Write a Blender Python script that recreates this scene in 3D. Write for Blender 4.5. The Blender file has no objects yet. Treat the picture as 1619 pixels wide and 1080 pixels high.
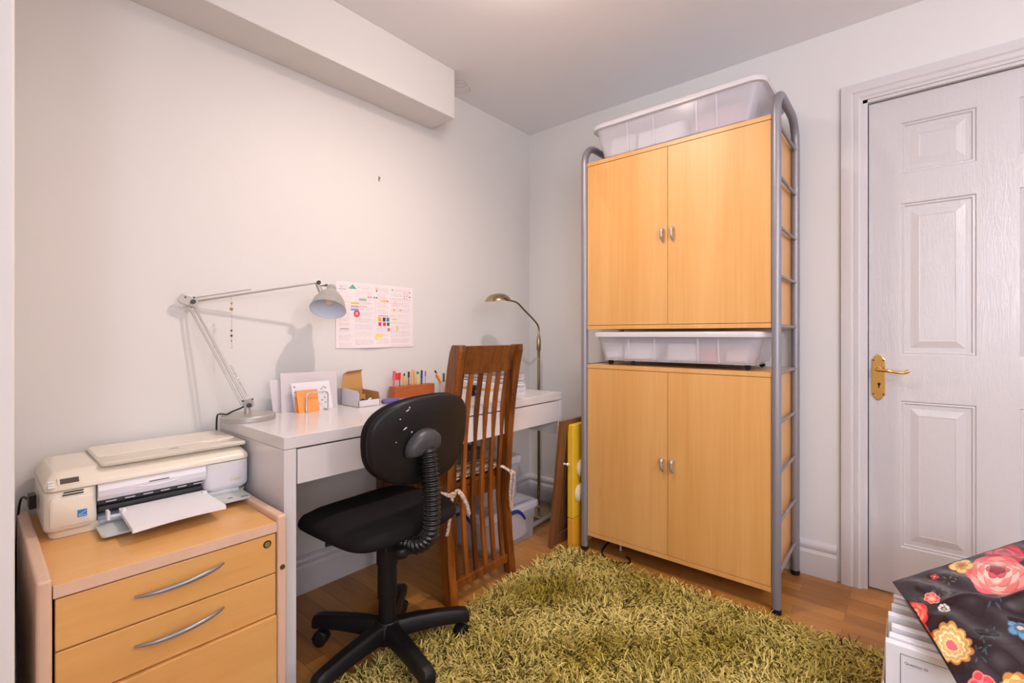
import bpy, bmesh, math, random
import numpy as np
from mathutils import Vector, Matrix
random.seed(7)
rng = np.random.default_rng(7)
SC = bpy.context.scene
COL = SC.collection
R = math.radians

# ------------------------------------------------------------------ camera
cd = bpy.data.cameras.new('camera')
cam = bpy.data.objects.new('camera', cd)
COL.objects.link(cam)
cam.location = (-2.448, -1.906, 1.05)
cam.rotation_euler = (R(90), 0, R(-50))
cd.sensor_width = 36.0
cd.lens = 36.0 * 750 / 1619
cd.shift_y = -10 / 1619
cd.clip_start = 0.02
SC.camera = cam

# ------------------------------------------------------------------ light and exposure
SC.view_settings.view_transform = 'Standard'
SC.view_settings.look = 'None'
SC.view_settings.gamma = 1.0
SC.view_settings.use_curve_mapping = False
SC.view_settings.exposure = 0.64
world = bpy.data.worlds.new('world')
SC.world = world
world.use_nodes = True
bgn = world.node_tree.nodes['Background']
bgn.inputs[0].default_value = (0.75, 0.85, 1.0, 1)
bgn.inputs[1].default_value = 0.6


def lamp(name, kind, loc, power, color, rot=(0, 0, 0), **kw):
    l = bpy.data.lights.new(name, kind)
    l.energy = power
    l.color = color
    for k, v in kw.items():
        setattr(l, k, v)
    o = bpy.data.objects.new(name, l)
    COL.objects.link(o)
    o.location = loc
    o.rotation_euler = rot
    return o


WARM = (1.0, 0.81, 0.71)
lamp('key_bulb', 'SPOT', (-1.27, -.94, 2.285), 30, WARM, shadow_soft_size=0.02, spot_size=R(168), spot_blend=1.0)
lamp('key_spill', 'POINT', (-1.27, -.94, 2.27), 3.5, WARM, shadow_soft_size=0.03)
lamp('rear_fill', 'POINT', (-1.5, -2.9, 1.95), 25, (1.0, 0.88, 0.84), shadow_soft_size=0.12)  # fill light added behind the camera to brighten ceiling and room
# daylight through the window in the far left wall, behind the camera
lamp('window_daylight', 'AREA', (-3.16, -3.1, 1.45), 26, (0.80, 0.85, 1.0), (0, R(-90), 0), shape='RECTANGLE', size=1.1, size_y=1.2)


# ------------------------------------------------------------------ materials
def new_mat(name, color=(.8, .8, .8), rough=.5, metal=0.0, spec=.5, **kw):
    m = bpy.data.materials.new(name)
    m.use_nodes = True
    b = m.node_tree.nodes['Principled BSDF']
    b.inputs['Base Color'].default_value = (*color, 1)
    b.inputs['Roughness'].default_value = rough
    b.inputs['Metallic'].default_value = metal
    b.inputs['Specular IOR Level'].default_value = spec
    for k, v in kw.items():
        b.inputs[k].default_value = v
    return m


def nd(m, t, **kw):
    n = m.node_tree.nodes.new(t)
    for k, v in kw.items():
        setattr(n, k, v)
    return n


def lk(m, a, b):
    m.node_tree.links.new(a, b)


def bsdf(m):
    return m.node_tree.nodes['Principled BSDF']


def ramp(m, fac, stops):
    r = nd(m, 'ShaderNodeValToRGB')
    e = r.color_ramp.elements
    while len(e) < len(stops):
        e.new(.5)
    for el, (p, c) in zip(e, stops):
        el.position = p
        el.color = (*c, 1)
    lk(m, fac, r.inputs[0])
    return r.outputs[0]


def noise(m, scale, stretch=(1, 1, 1), detail=4, coord='Object', dist=0.0, per_object=False):
    tc = nd(m, 'ShaderNodeTexCoord')
    mp = nd(m, 'ShaderNodeMapping')
    mp.inputs['Scale'].default_value = stretch
    lk(m, tc.outputs[coord], mp.inputs[0])
    if per_object:
        oi = nd(m, 'ShaderNodeObjectInfo')
        mu = nd(m, 'ShaderNodeMath', operation='MULTIPLY')
        mu.inputs[1].default_value = 37.0
        lk(m, oi.outputs['Random'], mu.inputs[0])
        lk(m, mu.outputs[0], mp.inputs['Location'])
    n = nd(m, 'ShaderNodeTexNoise')
    n.inputs['Scale'].default_value = scale
    n.inputs['Detail'].default_value = detail
    n.inputs['Distortion'].default_value = dist
    lk(m, mp.outputs[0], n.inputs['Vector'])
    return n.outputs['Fac']


def bump(m, h, strength=.2, dist=.002):
    b = nd(m, 'ShaderNodeBump')
    b.inputs['Strength'].default_value = strength
    b.inputs['Distance'].default_value = dist
    lk(m, h, b.inputs['Height'])
    lk(m, b.outputs[0], bsdf(m).inputs['Normal'])


def paint(name, c, rough=.6, sc=60, st=.08):
    m = new_mat(name, c, rough)
    bump(m, noise(m, sc), st, .001)
    return m


def wood(name, a, b, stretch, scale=6, rough=.35, knots=False, per_object=False, coat=0.0):
    m = new_mat(name, a, rough)
    f1 = noise(m, scale, stretch, 5, dist=.6, per_object=per_object)
    f2 = noise(m, scale * 6, tuple(s * (1 if s < 1 else 1.6) for s in stretch), 3, per_object=per_object)
    mx = nd(m, 'ShaderNodeMix')
    mx.inputs[0].default_value = .3
    lk(m, f1, mx.inputs[2])
    lk(m, f2, mx.inputs[3])
    c = ramp(m, mx.outputs[0], [(.3, b), (.7, a)])
    lk(m, c, bsdf(m).inputs['Base Color'])
    bsdf(m).inputs['Coat Weight'].default_value = coat
    bsdf(m).inputs['Coat Roughness'].default_value = .15 if coat < .4 else .45
    return m


M = {}
M['wall'] = paint('wall_paint', (.735, .725, .71), .55)
M['ceil'] = paint('ceiling_paint', (.86, .865, .89), .7)
M['gloss'] = paint('white_gloss_paint', (.66, .64, .65), .2, 30, .05)
M['birch'] = wood('birch_veneer', (.78, .44, .155), (.66, .315, .075), (6, 6, .32), 1.5, .42, coat=.5)
_m = M['birch']
_kn = noise(_m, 3.1, (1.6, 1.6, .9), 2, dist=1.2)
_k2 = nd(_m, 'ShaderNodeMapRange')
for _k, _v in (('From Min', .70), ('From Max', .80), ('To Min', 0), ('To Max', .5)):
    _k2.inputs[_k].default_value = _v
lk(_m, _kn, _k2.inputs['Value'])
_mm = nd(_m, 'ShaderNodeMixRGB')
lk(_m, _k2.outputs[0], _mm.inputs[0])
lk(_m, bsdf(_m).inputs['Base Color'].links[0].from_socket, _mm.inputs[1])
_mm.inputs[2].default_value = (.62, .25, .05, 1)
lk(_m, _mm.outputs[0], bsdf(_m).inputs['Base Color'])
M['birch_h'] = wood('birch_veneer_across', (.78, .44, .15), (.68, .34, .10), (.6, 4, 4), 2.0, .3)
M['birch_edge'] = wood('birch_edge', (.76, .53, .39), (.70, .46, .32), (1, 1, .3), 8, .4)
M['rosewood'] = wood('red_brown_wood', (.58, .165, .020), (.085, .016, .005), (12, 12, .9), 2.4, .26, per_object=True, coat=.35)
_m = M['rosewood']
_oi = nd(_m, 'ShaderNodeObjectInfo')
_hs = nd(_m, 'ShaderNodeHueSaturation')
_mr = nd(_m, 'ShaderNodeMapRange')
_mr.inputs['To Min'].default_value = .25
_mr.inputs['To Max'].default_value = .95
lk(_m, _oi.outputs['Random'], _mr.inputs['Value'])
lk(_m, _mr.outputs[0], _hs.inputs['Value'])
_src = bsdf(_m).inputs['Base Color'].links[0].from_socket
lk(_m, _src, _hs.inputs['Color'])
lk(_m, _hs.outputs[0], bsdf(_m).inputs['Base Color'])
M['oakpanel'] = wood('brown_panel_wood', (.26, .105, .035), (.13, .05, .018), (12, 12, 1.2), 3, .45)
M['penblock'] = wood('orange_wood', (.55, .155, .04), (.42, .10, .025), (2, 8, 12), 3, .5)
M['white'] = new_mat('white_lacquer', (.70, .67, .67), .16)
M['tube'] = new_mat('silver_grey_tube', (.30, .29, .32), .42, .45)
M['chrome'] = new_mat('bright_metal', (.7, .7, .72), .2, 1.0)
M['alu'] = new_mat('aluminium_paint', (.47, .455, .43), .36, .5)
M['greyh'] = new_mat('grey_handle_metal', (.30, .31, .34), .3, .6)
M['brass'] = new_mat('polished_brass', (.80, .50, .16), .16, 1.0)
M['antique'] = new_mat('antique_brass', (.42, .33, .20), .22, 1.0)
M['black'] = new_mat('black_plastic', (.009, .008, .009), .42, spec=.3)
M['blackgloss'] = new_mat('black_gloss_plastic', (.010, .010, .011), .16)
M['bezel'] = new_mat('grey_black_plastic', (.05, .05, .053), .42)
M['fabric'] = new_mat('black_cloth', (.012, .010, .010), .9, spec=.2)
bump(M['fabric'], noise(M['fabric'], 420), .5, .001)
M['cream'] = new_mat('cream_plastic', (.82, .755, .64), .25)
M['cream2'] = new_mat('taupe_lid_plastic', (.68, .63, .53), .14)
M['lilac'] = new_mat('cool_white_plastic', (.74, .72, .77), .3)
M['paper'] = new_mat('white_paper', (.80, .79, .83), .7)
M['paper2'] = new_mat('off_white_paper', (.72, .69, .68), .7)
M['screen'] = new_mat('grey_display', (.10, .08, .07), .2)
M['blue'] = new_mat('blue_print', (.02, .25, .62), .4)
M['navy'] = new_mat('blue_handle_plastic', (.008, .03, .25), .35)
M['card'] = new_mat('brown_cardboard', (.50, .27, .09), .8)
M['whitecard'] = new_mat('white_card', (.72, .71, .76), .6)
M['orange'] = new_mat('orange_paper', (.90, .36, .10), .7)
M['orange2'] = new_mat('deep_orange_paper', (.80, .22, .05), .7)
M['lightgrey'] = new_mat('light_grey_plastic', (.55, .56, .55), .4)
M['glow'] = new_mat('lamp_glass', (1, .9, .8), .3)
bsdf(M['glow']).inputs['Emission Color'].default_value = (1, .85, .65, 1)
bsdf(M['glow']).inputs['Emission Strength'].default_value = 6
M['bulb'] = new_mat('frosted_bulb_glass', (.70, .62, .50), .25)
M['shadein'] = new_mat('white_shade_inside', (.72, .78, .90), .4)
M['purple'] = new_mat('purple_tape_plastic', (.16, .12, .38), .35)
M['yellow'] = new_mat('yellow_cloth_canvas', (.83, .50, .02), .7)
bump(M['yellow'], noise(M['yellow'], 300), .3, .001)
M['amber'] = new_mat('amber_cloth_canvas', (.80, .37, .02), .7)
M['wool'] = new_mat('cream_wool', (.74, .64, .46), .95)
bump(M['wool'], noise(M['wool'], 160), 1.0, .006)
M['green'] = new_mat('green_print', (.10, .42, .06), .6)
M['basket'] = new_mat('tan_cloth', (.50, .38, .30), .9)
M['red'] = new_mat('red_packaging', (.62, .10, .08), .5)


def solid(name, c, r=.4):
    if name not in M:
        M[name] = new_mat(name, c, r)
    return M[name]


def plastic(name, tint, alpha, rough=.35):
    m = new_mat(name, tint, rough)
    t = nd(m, 'ShaderNodeBsdfTransparent')
    mx = nd(m, 'ShaderNodeMixShader')
    mx.inputs[0].default_value = alpha
    out = m.node_tree.nodes['Material Output']
    lk(m, t.outputs[0], mx.inputs[1])
    lk(m, bsdf(m).outputs[0], mx.inputs[2])
    lk(m, mx.outputs[0], out.inputs[0])
    return m


M['clear'] = plastic('frosted_clear_plastic', (.80, .78, .84), .34, .22)
M['milky'] = plastic('milky_lid_plastic', (.86, .83, .86), .72, .25)
M['clearbin'] = plastic('clear_bin_plastic', (.82, .82, .84), .45, .2)
M['sleeve'] = plastic('translucent_sleeve_plastic', (.86, .80, .82), .60, .3)
M['cup'] = plastic('clear_cup_plastic', (.75, .72, .76), .35, .1)

# brown damp rings on the ceiling beside the bulkhead end
m = M['ceil_stained'] = paint('ceiling_paint_with_damp_ring', (.86, .865, .89), .7)
gm = nd(m, 'ShaderNodeNewGeometry')
nzz = nd(m, 'ShaderNodeTexNoise')
nzz.inputs['Scale'].default_value = 22
prev = None
for (cx_, cy_, rad_, wid_) in ((-.738, -.110, .034, .004), (-.70, -.075, .052, .0035), (-.662, -.10, .012, .003)):
    dn = nd(m, 'ShaderNodeVectorMath', operation='DISTANCE')
    lk(m, gm.outputs['Position'], dn.inputs[0])
    dn.inputs[1].default_value = (cx_, cy_, 2.355)
    a1 = nd(m, 'ShaderNodeMath', operation='MULTIPLY_ADD')
    lk(m, nzz.outputs['Fac'], a1.inputs[0])
    a1.inputs[1].default_value = .05
    lk(m, dn.outputs['Value'], a1.inputs[2])
    a2 = nd(m, 'ShaderNodeMath', operation='SUBTRACT')
    lk(m, a1.outputs[0], a2.inputs[0])
    a2.inputs[1].default_value = rad_ + .025
    a3 = nd(m, 'ShaderNodeMath', operation='ABSOLUTE')
    lk(m, a2.outputs[0], a3.inputs[0])
    a4 = nd(m, 'ShaderNodeMapRange')
    lk(m, a3.outputs[0], a4.inputs['Value'])
    a4.inputs['From Min'].default_value = 0
    a4.inputs['From Max'].default_value = wid_
    a4.inputs['To Min'].default_value = .55
    a4.inputs['To Max'].default_value = 0
    if prev is None:
        prev = a4.outputs[0]
    else:
        mxx = nd(m, 'ShaderNodeMath', operation='MAXIMUM')
        lk(m, prev, mxx.inputs[0])
        lk(m, a4.outputs[0], mxx.inputs[1])
        prev = mxx.outputs[0]
cm_ = nd(m, 'ShaderNodeMixRGB')
lk(m, prev, cm_.inputs[0])
cm_.inputs[1].default_value = (.86, .865, .89, 1)
cm_.inputs[2].default_value = (.50, .30, .18, 1)
lk(m, cm_.outputs[0], bsdf(m).inputs['Base Color'])

# laminate floor: strips that run along y
m = M['floor'] = new_mat('oak_laminate', (.4, .2, .08), .3)
tc = nd(m, 'ShaderNodeTexCoord')
mp = nd(m, 'ShaderNodeMapping')
mp.inputs['Rotation'].default_value = (0, 0, R(90))
lk(m, tc.outputs['Object'], mp.inputs[0])
br = nd(m, 'ShaderNodeTexBrick')
br.offset = .37
br.offset_frequency = 3
for k, v in (('Scale', 1.0), ('Mortar Size', .0007), ('Mortar Smooth', .1), ('Bias', 0.0), ('Brick Width', .43), ('Row Height', .066)):
    br.inputs[k].default_value = v
br.inputs['Color1'].default_value = (0, 0, 0, 1)
br.inputs['Color2'].default_value = (1, 1, 1, 1)
br.inputs['Mortar'].default_value = (.2, .2, .2, 1)
lk(m, mp.outputs[0], br.inputs['Vector'])
g = noise(m, 5, (14, 1.3, 1), 6, dist=.8)
ma = nd(m, 'ShaderNodeMix')
ma.inputs[0].default_value = .62
lk(m, br.outputs['Color'], ma.inputs[2])
sp = nd(m, 'ShaderNodeSeparateColor')
lk(m, br.outputs['Color'], sp.inputs[0])
lk(m, sp.outputs[0], ma.inputs[2])
lk(m, g, ma.inputs[3])
c = ramp(m, ma.outputs[0], [(.15, (.26, .10, .018)), (.5, (.42, .18, .036)), (.85, (.54, .26, .065))])
dk = nd(m, 'ShaderNodeMixRGB', blend_type='MULTIPLY')
lk(m, br.outputs['Fac'], dk.inputs[0])
lk(m, c, dk.inputs[1])
dk.inputs[2].default_value = (.35, .3, .3, 1)
lk(m, dk.outputs[0], bsdf(m).inputs['Base Color'])

for nm_, attr, ro in (('pile', 'tint', .85), ('poster', 'tint', .55), ('oilcloth', 'tint', .13), ('sheet', 'tint', .7), ('knit', 'tint', .95), ('mag', 'tint', .35)):
    m = M[nm_] = new_mat(nm_ + '_surface', (.5, .5, .5), ro)
    a = nd(m, 'ShaderNodeAttribute')
    a.attribute_name = attr
    lk(m, a.outputs['Color'], bsdf(m).inputs['Base Color'])
bsdf(M['oilcloth']).inputs['Coat Weight'].default_value = .15
bsdf(M['oilcloth']).inputs['Specular IOR Level'].default_value = .35
bsdf(M['oilcloth']).inputs['Coat Roughness'].default_value = .08
bsdf(M['pile']).inputs['Specular IOR Level'].default_value = .2


# ------------------------------------------------------------------ mesh helpers
class MB:
    def __init__(s):
        s.v = []
        s.f = []
        s.mi = []
        s.cur = 0

    def add(s, vs, fs):
        o = len(s.v)
        s.v += [tuple(v) for v in vs]
        s.f += [[i + o for i in f] for f in fs]
        s.mi += [s.cur] * len(fs)
        return s

    def box(s, x0, x1, y0, y1, z0, z1, mat=None):
        vs = [(x, y, z) for z in (z0, z1) for x, y in ((x0, y0), (x1, y0), (x1, y1), (x0, y1))]
        if mat:
            vs = [mat @ Vector(v) for v in vs]
        return s.add(vs, [(3, 2, 1, 0), (4, 5, 6, 7), (0, 1, 5, 4), (1, 2, 6, 5), (2, 3, 7, 6), (3, 0, 4, 7)])

    def hexa(s, b, t):
        return s.add(list(b) + list(t), [(3, 2, 1, 0), (4, 5, 6, 7), (0, 1, 5, 4), (1, 2, 6, 5), (2, 3, 7, 6), (3, 0, 4, 7)])

    def tube(s, pts, r, n=12, caps=True, closed=False):
        P = [Vector(p) for p in pts]
        rr = r if isinstance(r, (list, tuple)) else [r] * len(P)
        up = None
        rings = []
        for i, p in enumerate(P):
            if closed:
                t = (P[(i + 1) % len(P)] - P[i - 1]).normalized()
            else:
                t = (P[min(i + 1, len(P) - 1)] - P[max(i - 1, 0)]).normalized()
            if up is None:
                up = t.orthogonal().normalized()
            up = (up - t * up.dot(t))
            up = up.normalized() if up.length > 1e-6 else t.orthogonal().normalized()
            w = t.cross(up)
            rings.append([p + (up * math.cos(2 * math.pi * k / n) + w * math.sin(2 * math.pi * k / n)) * rr[i] for k in range(n)])
        vs = [v for ring in rings for v in ring]
        fs = []
        m_ = len(P)
        for i in range(m_ if closed else m_ - 1):
            a, b = i * n, ((i + 1) % m_) * n
            for k in range(n):
                fs.append((a + k, a + (k + 1) % n, b + (k + 1) % n, b + k))
        if caps and not closed:
            fs.append(tuple(range(n))[::-1])
            fs.append(tuple((m_ - 1) * n + k for k in range(n)))
        return s.add(vs, fs)

    def lathe(s, prof, c=(0, 0, 0), n=32, mat=None, cap=True):
        vs = []
        for r, z in prof:
            for k in range(n):
                a = 2 * math.pi * k / n
                v = Vector((r * math.cos(a), r * math.sin(a), z))
                if mat:
                    v = mat @ v
                vs.append(v + Vector(c))
        fs = []
        for i in range(len(prof) - 1):
            for k in range(n):
                fs.append((i * n + k, i * n + (k + 1) % n, (i + 1) * n + (k + 1) % n, (i + 1) * n + k))
        if cap:
            fs.append(tuple(range(n))[::-1])
            fs.append(tuple((len(prof) - 1) * n + k for k in range(n)))
        return s.add(vs, fs)

    def prism(s, poly, axis, a0, a1):
        # poly in the two other axes (order x,y,z without axis)
        def mk(p, a):
            l = list(p)
            l.insert(axis, a)
            return l
        n = len(poly)
        vs = [mk(p, a0) for p in poly] + [mk(p, a1) for p in poly]
        fs = [tuple(range(n))[::-1], tuple(range(n, 2 * n))]
        fs += [(k, (k + 1) % n, n + (k + 1) % n, n + k) for k in range(n)]
        return s.add(vs, fs)

    def loft(s, rings, cap=True):
        n = len(rings[0])
        vs = [v for r_ in rings for v in r_]
        fs = []
        for i in range(len(rings) - 1):
            for k in range(n):
                fs.append((i * n + k, i * n + (k + 1) % n, (i + 1) * n + (k + 1) % n, (i + 1) * n + k))
        if cap:
            fs.append(tuple(range(n))[::-1])
            fs.append(tuple((len(rings) - 1) * n + k for k in range(n)))
        return s.add(vs, fs)


ORG = {}


def obj(name, mb, mat, parent=None, bevel=0, smooth=False, sub=0, label=None, segs=2, local=False, auto=None, weld=False):
    """one mesh object; mb is in world coordinates unless local"""
    me = bpy.data.meshes.new(name)
    o = bpy.data.objects.new(name, me)
    COL.objects.link(o)
    off = Vector((0, 0, 0))
    if parent is not None:
        o.parent = parent
        off = ORG.get(parent.name, Vector((0, 0, 0)))
    vs = [Vector(v) for v in mb.v]
    if not local:
        vs = [v - off for v in vs]
    me.from_pydata([tuple(v) for v in vs], [], mb.f)
    mats = mat if isinstance(mat, (list, tuple)) else [mat]
    for mm in mats:
        me.materials.append(mm)
    if len(mats) > 1:
        me.polygons.foreach_set('material_index', mb.mi)
    bm = bmesh.new()
    bm.from_mesh(me)
    if weld:
        bmesh.ops.remove_doubles(bm, verts=bm.verts, dist=1e-5)
    bmesh.ops.recalc_face_normals(bm, faces=bm.faces)
    if smooth:
        for f in bm.faces:
            f.smooth = True
        for e in bm.edges:
            if len(e.link_faces) == 2 and e.calc_face_angle(0) > R(auto or 40):
                e.smooth = False
    bm.to_mesh(me)
    bm.free()
    if bevel:
        b = o.modifiers.new('bevel', 'BEVEL')
        b.width = bevel
        b.segments = segs
        b.limit_method = 'ANGLE'
        b.angle_limit = R(40)
        b.harden_normals = False
    if sub:
        sm = o.modifiers.new('sub', 'SUBSURF')
        sm.levels = sm.render_levels = sub
    ORG[o.name] = off
    if label:
        o['label'] = label
    return o


def thing(name, label, cat, loc, group=None, rotz=0):
    o = bpy.data.objects.new(name, None)
    COL.objects.link(o)
    o.location = loc
    o.rotation_euler = (0, 0, rotz)
    o.empty_display_size = .05
    ORG[o.name] = Vector(loc)
    o['label'] = label
    o['category'] = cat
    if group:
        o['group'] = group
    return o


def tag(o, label, cat, group=None, kind=None):
    if label:
        o['label'] = label
    if cat:
        o['category'] = cat
    if group:
        o['group'] = group
    if kind:
        o['kind'] = kind
    return o


def struct(name, mb, mat, parent=None, label=None, **kw):
    o = obj(name, mb, mat, parent, **kw)
    if parent is None:
        o['kind'] = 'structure'
    if label:
        o['label'] = label
    return o


def set_tint(o, cols):
    me = o.data
    a = me.color_attributes.new('tint', 'FLOAT_COLOR', 'POINT')
    arr = np.ones((len(me.vertices), 4), dtype=np.float32)
    arr[:, :3] = cols
    a.data.foreach_set('color', arr.ravel())


def np_mesh(name, V, F, mat, parent=None, smooth=True):
    """V Nx3 array in world coordinates, F Mx4 array"""
    me = bpy.data.meshes.new(name)
    off = ORG.get(parent.name, Vector((0, 0, 0))) if parent is not None else Vector((0, 0, 0))
    V = np.asarray(V, dtype=np.float32) - np.array(off, dtype=np.float32)
    me.vertices.add(len(V))
    me.vertices.foreach_set('co', V.ravel())
    me.loops.add(F.size)
    me.loops.foreach_set('vertex_index', F.ravel().astype(np.int32))
    me.polygons.add(len(F))
    k = F.shape[1]
    me.polygons.foreach_set('loop_start', np.arange(0, F.size, k, dtype=np.int32))
    me.polygons.foreach_set('loop_total', np.full(len(F), k, dtype=np.int32))
    me.update(calc_edges=True)
    me.validate()
    if smooth:
        me.polygons.foreach_set('use_smooth', np.ones(len(F), dtype=bool))
    me.materials.append(mat)
    o = bpy.data.objects.new(name, me)
    COL.objects.link(o)
    if parent is not None:
        o.parent = parent
    ORG[o.name] = off
    return o


def grid(nu, nv):
    i, j = np.meshgrid(np.arange(nu - 1), np.arange(nv - 1), indexing='ij')
    a = (i * nv + j).ravel()
    return np.stack([a, a + nv, a + nv + 1, a + 1], 1)


def srgb(c):
    c = np.asarray(c, dtype=float) / 255
    return np.where(c <= .04045, c / 12.92, ((c + .055) / 1.055) ** 2.4)


def arc(c, r, a0, a1, n, ax='xz'):
    out = []
    for i in range(n + 1):
        a = R(a0 + (a1 - a0) * i / n)
        u, w = r * math.cos(a), r * math.sin(a)
        if ax == 'xz':
            out.append((c[0] + u, c[1], c[2] + w))
        elif ax == 'yz':
            out.append((c[0], c[1] + u, c[2] + w))
        else:
            out.append((c[0] + u, c[1] + w, c[2]))
    return out


def smooth_path(pts, n=8):
    """Catmull-Rom through the points"""
    P = [Vector(p) for p in pts]
    P = [P[0] * 2 - P[1]] + P + [P[-1] * 2 - P[-2]]
    out = []
    for i in range(1, len(P) - 2):
        for k in range(n):
            t = k / n
            out.append(.5 * ((2 * P[i]) + (P[i + 1] - P[i - 1]) * t + (2 * P[i - 1] - 5 * P[i] + 4 * P[i + 1] - P[i + 2]) * t * t
                             + (3 * P[i] - P[i - 1] - 3 * P[i + 1] + P[i + 2]) * t ** 3))
    out.append(P[-2])
    return out


def rrect(cx, cy, hx, hy, r, n=6):
    """rounded rectangle outline"""
    out = []
    for sx, sy, a0 in ((1, 1, 0), (-1, 1, 90), (-1, -1, 180), (1, -1, 270)):
        for k in range(n + 1):
            a = R(a0 + 90 * k / n)
            out.append((cx + sx * (hx - r) + r * math.cos(a), cy + sy * (hy - r) + r * math.sin(a)))
    return out


# ------------------------------------------------------------------ room shell
XL, YB, H = -3.2, -4.0, 2.355
DY0, DY1, DH = -1.752, -2.55, 2.03          # door opening in the right wall
struct('floor', MB().box(XL - .1, .1, YB - .1, .1, -.1, 0), M['floor'], label='oak laminate floor of narrow strips')
struct('ceiling', MB().box(XL - .1, .1, YB - .1, .1, H, H + .1), M['ceil_stained'], label='white ceiling with a faint damp ring by the bulkhead')
mb = MB().box(XL - .1, .1, 0, .1, 0, H)
o = struct('wall_back', mb, M['wall'], label='pale grey painted wall behind the desk')
mb = MB()
mb.box(0, .1, DY0, 0, 0, H).box(0, .1, DY1, DY0, DH, H).box(0, .1, YB - .1, DY1, 0, H)
struct('wall_right', mb, M['wall'], label='pale grey painted wall with the white door', weld=False)
mb = MB().box(XL, -2.372, -.72, 0, 0, H)
struct('wall_left', mb, M['wall'], label='pale wall return beside the filing pedestal', bevel=.004)
mb = MB()
wy0, wy1, wz0, wz1 = -3.7, -2.5, .9, 2.0
mb.box(XL - .1, XL, YB, wy0, 0, H).box(XL - .1, XL, wy1, -.72, 0, H).box(XL - .1, XL, wy0, wy1, 0, wz0).box(XL - .1, XL, wy0, wy1, wz1, H)
struct('wall_window', mb, M['wall'], label='wall with the window behind the camera')
struct('wall_front', MB().box(XL - .1, .1, YB - .1, YB, 0, H), M['wall'], label='wall behind the camera')
mb = MB()
for a, b, c_, d in ((wy0, wy1, wz0, wz0 + .05), (wy0, wy1, wz1 - .05, wz1), (wy0, wy0 + .05, wz0, wz1), (wy1 - .05, wy1, wz0, wz1), (-3.12, -3.08, wz0, wz1)):
    mb.box(XL - .08, XL - .03, a, b, c_, d)
struct('window_1', mb, M['gloss'], label='white framed window behind the camera', bevel=.004)
# boxed-in bulkhead along the top of the desk wall
BX = -.838
mb = MB().box(-2.372, BX, -.186, 0, 2.118, H)
struct('trim_1', mb, M['wall'], label='boxed-in bulkhead under the ceiling above the desk', bevel=.0025)


def skirting(name, along, a0, a1, flip, label):
    """profile runs out from the wall by t at height z"""
    prof = [(0, 0), (.020, 0), (.020, .098), (.016, .104), (.013, .112), (.0165, .120), (.018, .130), (.015, .140), (.008, .147), (.0, .150)]
    mb = MB()
    if along == 'x':
        mb.prism([(-t, z) for t, z in prof], 0, a0, a1)
    else:
        mb.prism([(-t, z) for t, z in prof], 1, a0, a1)
    return struct(name, mb, M['gloss'], label=label)


skirting('baseboard_back', 'x', -2.372, 0, 1, 'white moulded skirting below the desk wall')
skirting('baseboard_right', 'y', -1.667, 0, 1, 'white moulded skirting between wardrobe and door')
mb = MB().box(-2.372, -2.357, -.72, 0, 0, .12)
struct('baseboard_left', mb, M['gloss'])

# door lining and architrave
mb = MB()
prof = [(0, 0), (0, -.016), (.018, -.021), (.036, -.020), (.042, -.014), (.050, -.018), (.060, -.019), (.067, -.013), (.074, -.012), (.074, 0)]
# vertical (left jamb side): t grows from outer edge towards the opening
yo = -1.682


def arch_pt(t, d, kind):
    if kind == 0:
        return [(d, yo - t, 0), (d, yo - t, 2.096 - t)]
    if kind == 1:
        return [(d, -2.622 + t, 2.096 - t), (d, -2.622 + t, 0)]


rings = [[arch_pt(t, d, 0)[0] for t, d in prof], [arch_pt(t, d, 0)[1] for t, d in prof], [arch_pt(t, d, 1)[0] for t, d in prof], [arch_pt(t, d, 1)[1] for t, d in prof]]
mb.loft(rings)
# lining boards and stop
mb.box(-.004, .1, -1.772, -1.752, 0, 2.03).box(-.004, .1, -2.55, -2.53, 0, 2.03).box(-.004, .1, -2.55, -1.752, 2.01, 2.03)
mb.box(.058, .1, -1.80, -1.772, 0, 2.01).box(.058, .1, -2.53, -2.50, 0, 2.01).box(.058, .1, -2.50, -1.80, 1.98, 2.01)
struct('trim_2', mb, M['gloss'], label='white moulded door frame', smooth=True, auto=25)

# six-panel door leaf (front face at x = .016)
m = M['doorpaint'] = new_mat('grained_white_gloss', (.60, .58, .59), .19)
f = noise(m, 9, (1, 9, .8), 5, dist=1.5)
f2 = noise(m, 130, (1, 2.4, .25), 2)
wv = nd(m, 'ShaderNodeMath', operation='MULTIPLY')
wv.inputs[1].default_value = 22
lk(m, f, wv.inputs[0])
sn = nd(m, 'ShaderNodeMath', operation='SINE')
lk(m, wv.outputs[0], sn.inputs[0])
ad = nd(m, 'ShaderNodeMath', operation='ADD')
lk(m, sn.outputs[0], ad.inputs[0])
lk(m, f2, ad.inputs[1])
bump(m, ad.outputs[0], .22, .0007)
dfx = .016
ycols = [(-1.877, -2.096), (-2.206, -2.425)]
zrows = [(.20, .787), (.970, 1.578), (1.698, 1.901)]
mb = MB()
ys = sorted({-1.775, -2.527} | {v for c_ in ycols for v in c_}, reverse=True)
zs = sorted({.006, 2.006} | {v for c_ in zrows for v in c_})
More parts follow.
